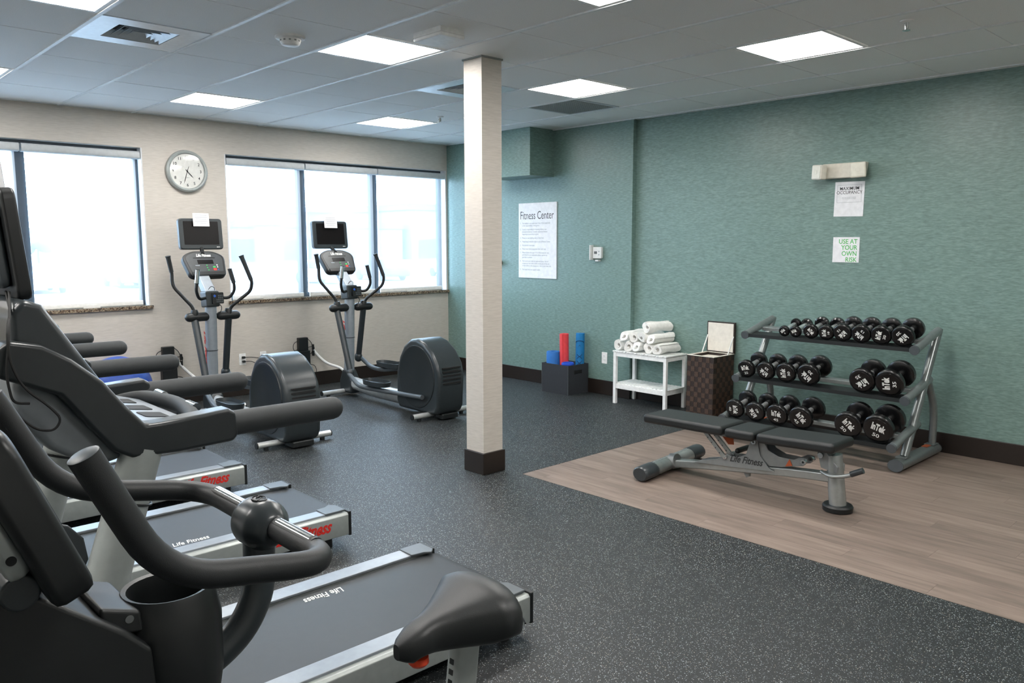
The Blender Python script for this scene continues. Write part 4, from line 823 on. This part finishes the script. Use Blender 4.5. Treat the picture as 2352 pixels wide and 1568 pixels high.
b.box(-w - .003, -w + .02, -d_ - .003, d_ + .003, h, h + e_); b.box(w - .02, w + .003, -d_ - .003, d_ + .003, h, h + e_); b.box(-w + .02, w - .02, -d_ - .003, -d_ + .02, h, h + e_); b.box(-w + .02, w - .02, d_ - .02, d_ + .003, h, h + e_); b.box(-w + .014, w - .014, -d_ + .014, d_ - .014, h - .03, h - .024); obj('fabric_liner', b, M['liner'], t, bev=.002)
b = MB(); b.box(w - .01, w + .012, -d_ - .006, d_ + .006, h + .006, h + .285); ld = obj('lid', b, M['woven'], t, bev=.003)
b = MB(); b.box(w - .014, w - .0095, -d_ + .006, d_ - .006, h + .016, h + .274); obj('lid_lining', b, M['liner'], ld, bev=.002)
for s in (-1, 1): b = MB(); b.tube([(w - .012, s * (d_ - .004), h + .16), (w - .10, s * (d_ - .004), h + .002)], .005, 8); obj('lid_stay', b, M['white'], ld)

# ------------------------------------------------------------------ dumbbell rack
RY0, RY1 = -1.905, -.66; TS = .24
tiers = [(4.42, .835), (4.30, .495), (4.12, .196)]
t = thing('dumbbell_rack', (4.5, -1.28, 0), 'three-tier grey steel dumbbell rack on the wood floor against the teal wall', 'dumbbell rack'); off = (4.5, -1.28, 0)
for y in (RY0 - .03, RY1 + .03):
    b = MB(); b.tube([(4.15, y, .044), (4.86, y, .044)], .052, 18, flat=.8, up=(0, 1, 0)); ft = obj('floor_foot', b, M['rack'], t, off)
    for xa in (4.143, 4.858): b = MB(); b.tube([(xa, y, .044), (xa + .009, y, .044)], .053, 18, flat=.8, up=(0, 1, 0)); obj('end_cap', b, M['blk3'], ft, off)
    b = MB(); b.tube([(4.295, y, .08), (4.80, y, .935)], .03, 16); up = obj('upright', b, M['rack'], t, off)
    b = MB(); b.tube(fillet([(4.815, y, .08), (4.815, y, .36), (4.63, y, .60)], .16, 8), .026, 14); obj('rear_leg', b, M['rack'], t, off)
    for (x, z) in ((4.27, .085), (4.80, .085)): b = MB(); b.box(x - .05, x + .05, y - .035, y + .035, z - .004, z + .004); obj('foot_plate', b, M['rack'], ft, off, bev=.002)
    b = MB(); b.box(4.66, 4.74, y - .02, y + .02, .0865, .0885); obj('warning_label', b, M['orange'], ft, off)
    for (x, z) in tiers:
        b = MB(); xa, xb = x - .06, x + .37; b.tube([(xa, y, z + (xa - x) * TS - .0), (xb, y, z + (xb - x) * TS - .0)], .03, 16); am = obj('tier_arm', b, M['rack'], t, off)
        b = MB(); b.tube([(xa - .006, y, z + (xa - .006 - x) * TS), (xa + .012, y, z + (xa + .012 - x) * TS)], .0335, 16); obj('arm_cap', b, M['blk3'], am, off)
for (x, z) in tiers:
    def sl(xx, dz=0): return z + (xx - x) * TS + dz
    b = MB(); b.prism([(x - .06, sl(x - .06, .012)), (x - .06, sl(x - .06, -.014)), (x - .045, sl(x - .045, -.014)), (x + .065, sl(x + .065, -.014)), (x + .065, sl(x + .065, -.006)), (x - .048, sl(x - .048, -.004)), (x - .05, sl(x - .05, .012))], RY0, RY1, 'y'); obj('front_shelf_rail', b, M['steel'], t, off)
    b = MB(); b.prism([(x + .155, sl(x + .155, -.002)), (x + .155, sl(x + .155, -.03)), (x + .20, sl(x + .20, -.03)), (x + .20, sl(x + .20, -.002))], RY0, RY1, 'y'); obj('rear_shelf_rail', b, M['rack'], t, off, bev=.003)
def dumbbell(tier, y, rad, th, num, label):
    x, z = tiers[tier]; hl = .024 + rad * .27; gap = .20 - 1.5 * hl + (.004 if tier == 0 else .014)
    cxm = .5 * gap + hl * .5                                  # head centre from the middle
    ax = math.atan(TS); xm = x + .085 + (0 if tier == 0 else .005); zc = z + (xm - x) * TS
    loc = Vector((xm - math.sin(ax) * rad, y, zc + math.cos(ax) * rad))
    t = thing('dumbbell', loc, label, 'dumbbell', 'black dumbbells on the rack', (0, -ax, 0))
    b = MB(); b.cyl((-.5 * gap - .01, 0, 0), (.5 * gap + .01, 0, 0), .0155, n=14); b.tube([(q * gap, 0, 0) for q in (-.45, -.2, 0, .2, .45)], [.0185, .0195, .021, .0195, .0185], 18); obj('handle', b, M['handle'], t)
    for s in (-1, 1):
        a = .5 * gap
        b = MB(); b.tube([(s * (a - .002), 0, 0), (s * a, 0, 0), (s * (a + .010), 0, 0), (s * (a + hl - .009), 0, 0), (s * (a + hl - .003), 0, 0), (s * (a + hl), 0, 0)], [.024, rad * .82, rad, rad, rad * .95, rad * .86], 32); hd = obj('head', b, M['iron'], t)
        b = MB(); b.tube([(s * (a + hl - .0035), 0, 0), (s * (a + hl + .0015), 0, 0)], [rad * .80, rad * .78], 32); obj('face_disc', b, M['iron'], hd)
        if s < 0:
            q = math.pi / 180 * th; m4 = frame((-(a + hl + .0016), 0, 0), (0, -1, 0), (-1, 0, 0)) @ Matrix.Rotation(q, 4, 'Z')
            lettering(text('InTek', 1, bold=.045, sx=.74), m4 @ T(0, rad * .16, 0) @ Matrix.Diagonal((rad * .52, rad * .68, 1, 1)), M['whiteink'], hd)
            lettering(text(str(num), 1, bold=.01, sx=1.15), m4 @ T(0, -rad * .42, 0) @ Matrix.Diagonal((rad * .42, rad * .36, 1, 1)), M['whiteink'], hd)
ordn = ['first', 'second', 'third', 'fourth', 'fifth', 'sixth', 'seventh', 'eighth']
rowsd = [('top', [(-.948, .043, 40, 5), (-1.04, .046, 25, 5), (-1.166, .058, -50, 10), (-1.288, .059, 90, 10), (-1.412, .068, 225, 15), (-1.55, .07, 140, 15), (-1.693, .072, 75, 20), (-1.842, .077, 225, 20)]),
         ('middle', [(-.704, .072, 12, 25), (-.873, .074, 143, 25), (-1.043, .079, 92, 30), (-1.225, .086, 135, 30), (-1.628, .092, 215, 35), (-1.819, .098, 92, 35)]),
         ('bottom', [(-.721, .076, -90, 40), (-.899, .078, 122, 40), (-1.08, .083, -4, 45), (-1.27, .089, -50, 45), (-1.622, .096, -45, 50), (-1.832, .103, -18, 50)])]
for ti, (nm, lst) in enumerate(rowsd):
    for k, (y, rad, th, num) in enumerate(lst):
        dumbbell(ti, y, rad, th, num, 'black %d pound round dumbbell, %s from the hamper on the %s tier' % (num, ordn[k], nm))

# ------------------------------------------------------------------ weight bench
t = thing('weight_bench', (3.08, -1.4, 0), 'adjustable weight bench with black padded top and silver frame on the wood floor', 'weight bench'); off = (3.08, -1.4, 0)
def pad(y0, y1, z0, z1, w0, w1, th=.06):
    b = MB(); m4 = ID; L = y1 - y0
    dz = (z1 - z0) / L
    b.prism([(-w0, y0), (w0, y0), (w1, y1), (-w1, y1)], 0, th, 'z'); b.v = [(p[0] + 3.06, p[1], p[2] - th + z0 + (p[1] - y0) * dz) for p in b.v]
    o = obj('pad', b, M['vinyl'], t, off, bev=.022, seg=4); return o
pad(-1.335, -.72, .412, .40, .145, .145); pad(-1.555, -1.35, .412, .408, .145, .145); pad(-2.055, -1.57, .432, .412, .14, .145)
b = MB(); b.prism([(-1.34, .330), (-.80, .322), (-.78, .345), (-1.34, .352)], 3.00, 3.12, 'x'); obj('pad_frame', b, M['grey'], t, off, bev=.006)
b = MB(); b.prism([(-2.0, .35), (-1.5, .33), (-1.5, .352), (-2.0, .372)], 3.02, 3.12, 'x'); obj('pad_frame', b, M['grey'], t, off, bev=.006)
bp = [(-.90, .062), (-1.1, .091), (-1.3, .119), (-1.5, .145), (-1.7, .170), (-1.85, .185), (-2.0, .196)]
obj('main_beam', rect_sweep(bp, .034, .027), M['benchsilver'], t, off, bev=.01, seg=3)
b = MB(); b.tube([(2.74, -.865, .05), (3.46, -.79, .05)], .058, 18, flat=.8, up=(0, 1, 0)); cf = obj('cross_foot', b, M['benchsilver'], t, off)
for x0_, x1_, ya, yb2 in ((2.70, 2.86, -.869, -.852), (3.34, 3.50, -.803, -.786)):
    b = MB(); b.tube([(x0_, ya, .05), (x0_ + .012, ya, .05), (x1_ - .002, yb2, .05), (x1_, yb2, .05)], [.052, .062, .062, .059], 18, flat=.80, up=(0, 1, 0)); obj('rubber_end', b, M['blk2'], cf, off)
b = MB(); b.tube([(3.08, -.90, .075), (3.08, -.855, .065)], [.05, .056], 16); obj('beam_collar', b, M['grey'], cf, off)
b = MB(); b.tube([(3.09, -2.02, .03), (3.09, -1.985, .33)], [.056, .052], 20, flat=.85); obj('rear_leg', b, M['benchsilver'], t, off)
b = MB(); b.lathe([(.07, 0), (.084, .004), (.086, .03), (.078, .04)], 28, T(3.09, -2.02, 0)); obj('rubber_foot', b, M['blk'], t, off)
sideA = [(-1.06, .11), (-1.12, .135), (-1.24, .165), (-1.285, .20), (-1.31, .215), (-1.335, .205), (-1.40, .21), (-1.445, .235), (-1.465, .30), (-1.475, .335), (-1.50, .348), (-1.525, .335), (-1.53, .30), (-1.545, .245), (-1.60, .185), (-1.64, .165), (-1.40, .14)]
sideB = [(-1.50, .33), (-1.56, .335), (-1.59, .29), (-1.66, .262), (-1.76, .262), (-1.80, .285), (-1.84, .283), (-1.85, .262), (-1.82, .235), (-1.68, .20), (-1.60, .19), (-1.545, .24)]
for x in (3.035, 3.13):
    b = MB(); b.prism(sideA, x - .004, x + .004, 'x'); pl = obj('side_plate', b, M['grey'], t, off, bev=.0015)
    if x < 3.08: lettering(text(LF, .062, shear=.45, bold=.0012, sx=.82), frame((x - .0043, -1.445, .196), (0, -1, .05), (-1, 0, 0)), M['logoink'], pl, off, 'plate_logo')
    b = MB(); b.prism(sideB, x + (-.016 if x < 3.08 else .008), x + (-.008 if x < 3.08 else .016), 'x') if False else b.prism(sideB, x + .006, x + .012, 'x'); obj('seat_plate', b, M['grey'], t, off, bev=.0015)
    for (y, z) in ((-1.30, .195), (-1.50, .328), (-1.83, .265)):
        b = MB(); b.cyl((x - .016, y, z), (x + .012, y, z), .016, n=16); bo = obj('pivot_bolt', b, M['chrome'], t, off)
        b = MB(); b.cyl((x - .0165, y, z), (x - .0158, y, z), .007, n=10); obj('bolt_socket', b, M['blk'], bo, off)
b = MB(); b.prism([(-1.71, .212), (-1.755, .225), (-1.735, .262)], 3.036, 3.0385, 'x'); obj('warning_label', b, M['orange'], t, off)
b = MB(); b.prism([(-1.20, .325), (-1.27, .255), (-1.31, .26), (-1.30, .33)], 3.11, 3.115, 'x'); obj('warning_label', b, M['orange'], t, off)
for x in (3.02, 3.10):
    b = MB(); b.prism([(-1.13, .335), (-1.165, .335), (-1.315, .195), (-1.285, .185)], x - .004, x + .012, 'x'); st = obj('adjuster_strut', b, M['benchsilver'], t, off, bev=.002)
    for k in range(4): q = k / 3; b = MB(); b.cyl((x - .0045, -1.175 - .09 * q, .30 - .085 * q), (x - .003, -1.175 - .09 * q, .30 - .085 * q), .005, n=10); obj('adjuster_hole', b, M['blk'], st, off)
b = MB(); b.capsule((3.06, -1.36, .235), (3.22, -1.36, .235), .018, 14, both=True); obj('release_grip', b, M['blk'], t, off)
b = MB(); b.prism([(-1.93, .25), (-1.90, .35), (-1.94, .365), (-2.03, .27), (-2.03, .23)], 3.04, 3.14, 'x'); obj('leg_bracket', b, M['grey'], t, off, bev=.004)
b = MB(); b.cyl((3.025, -1.93, .325), (3.04, -1.93, .325), .016, n=16); obj('pivot_bolt', b, M['chrome'], t, off)
b = MB(); b.tube(fillet([(3.05, -1.93, .225), (3.02, -2.0, .212), (3.02, -2.09, .235), (3.03, -2.16, .27)], .04), .012, 12); hn = obj('lift_handle', b, M['benchsilver'], t, off)
b = MB(); b.tube([(3.0265, -2.115, .2505), (3.034, -2.18, .285)], .0175, 14); obj('handle_grip', b, M['blk2'], hn, off)
b = MB(); b.prism([(-1.40, .125), (-1.43, .075), (-1.45, .085), (-1.45, .13)], 3.07, 3.09, 'x'); obj('stop_tab', b, M['grey'], t, off)
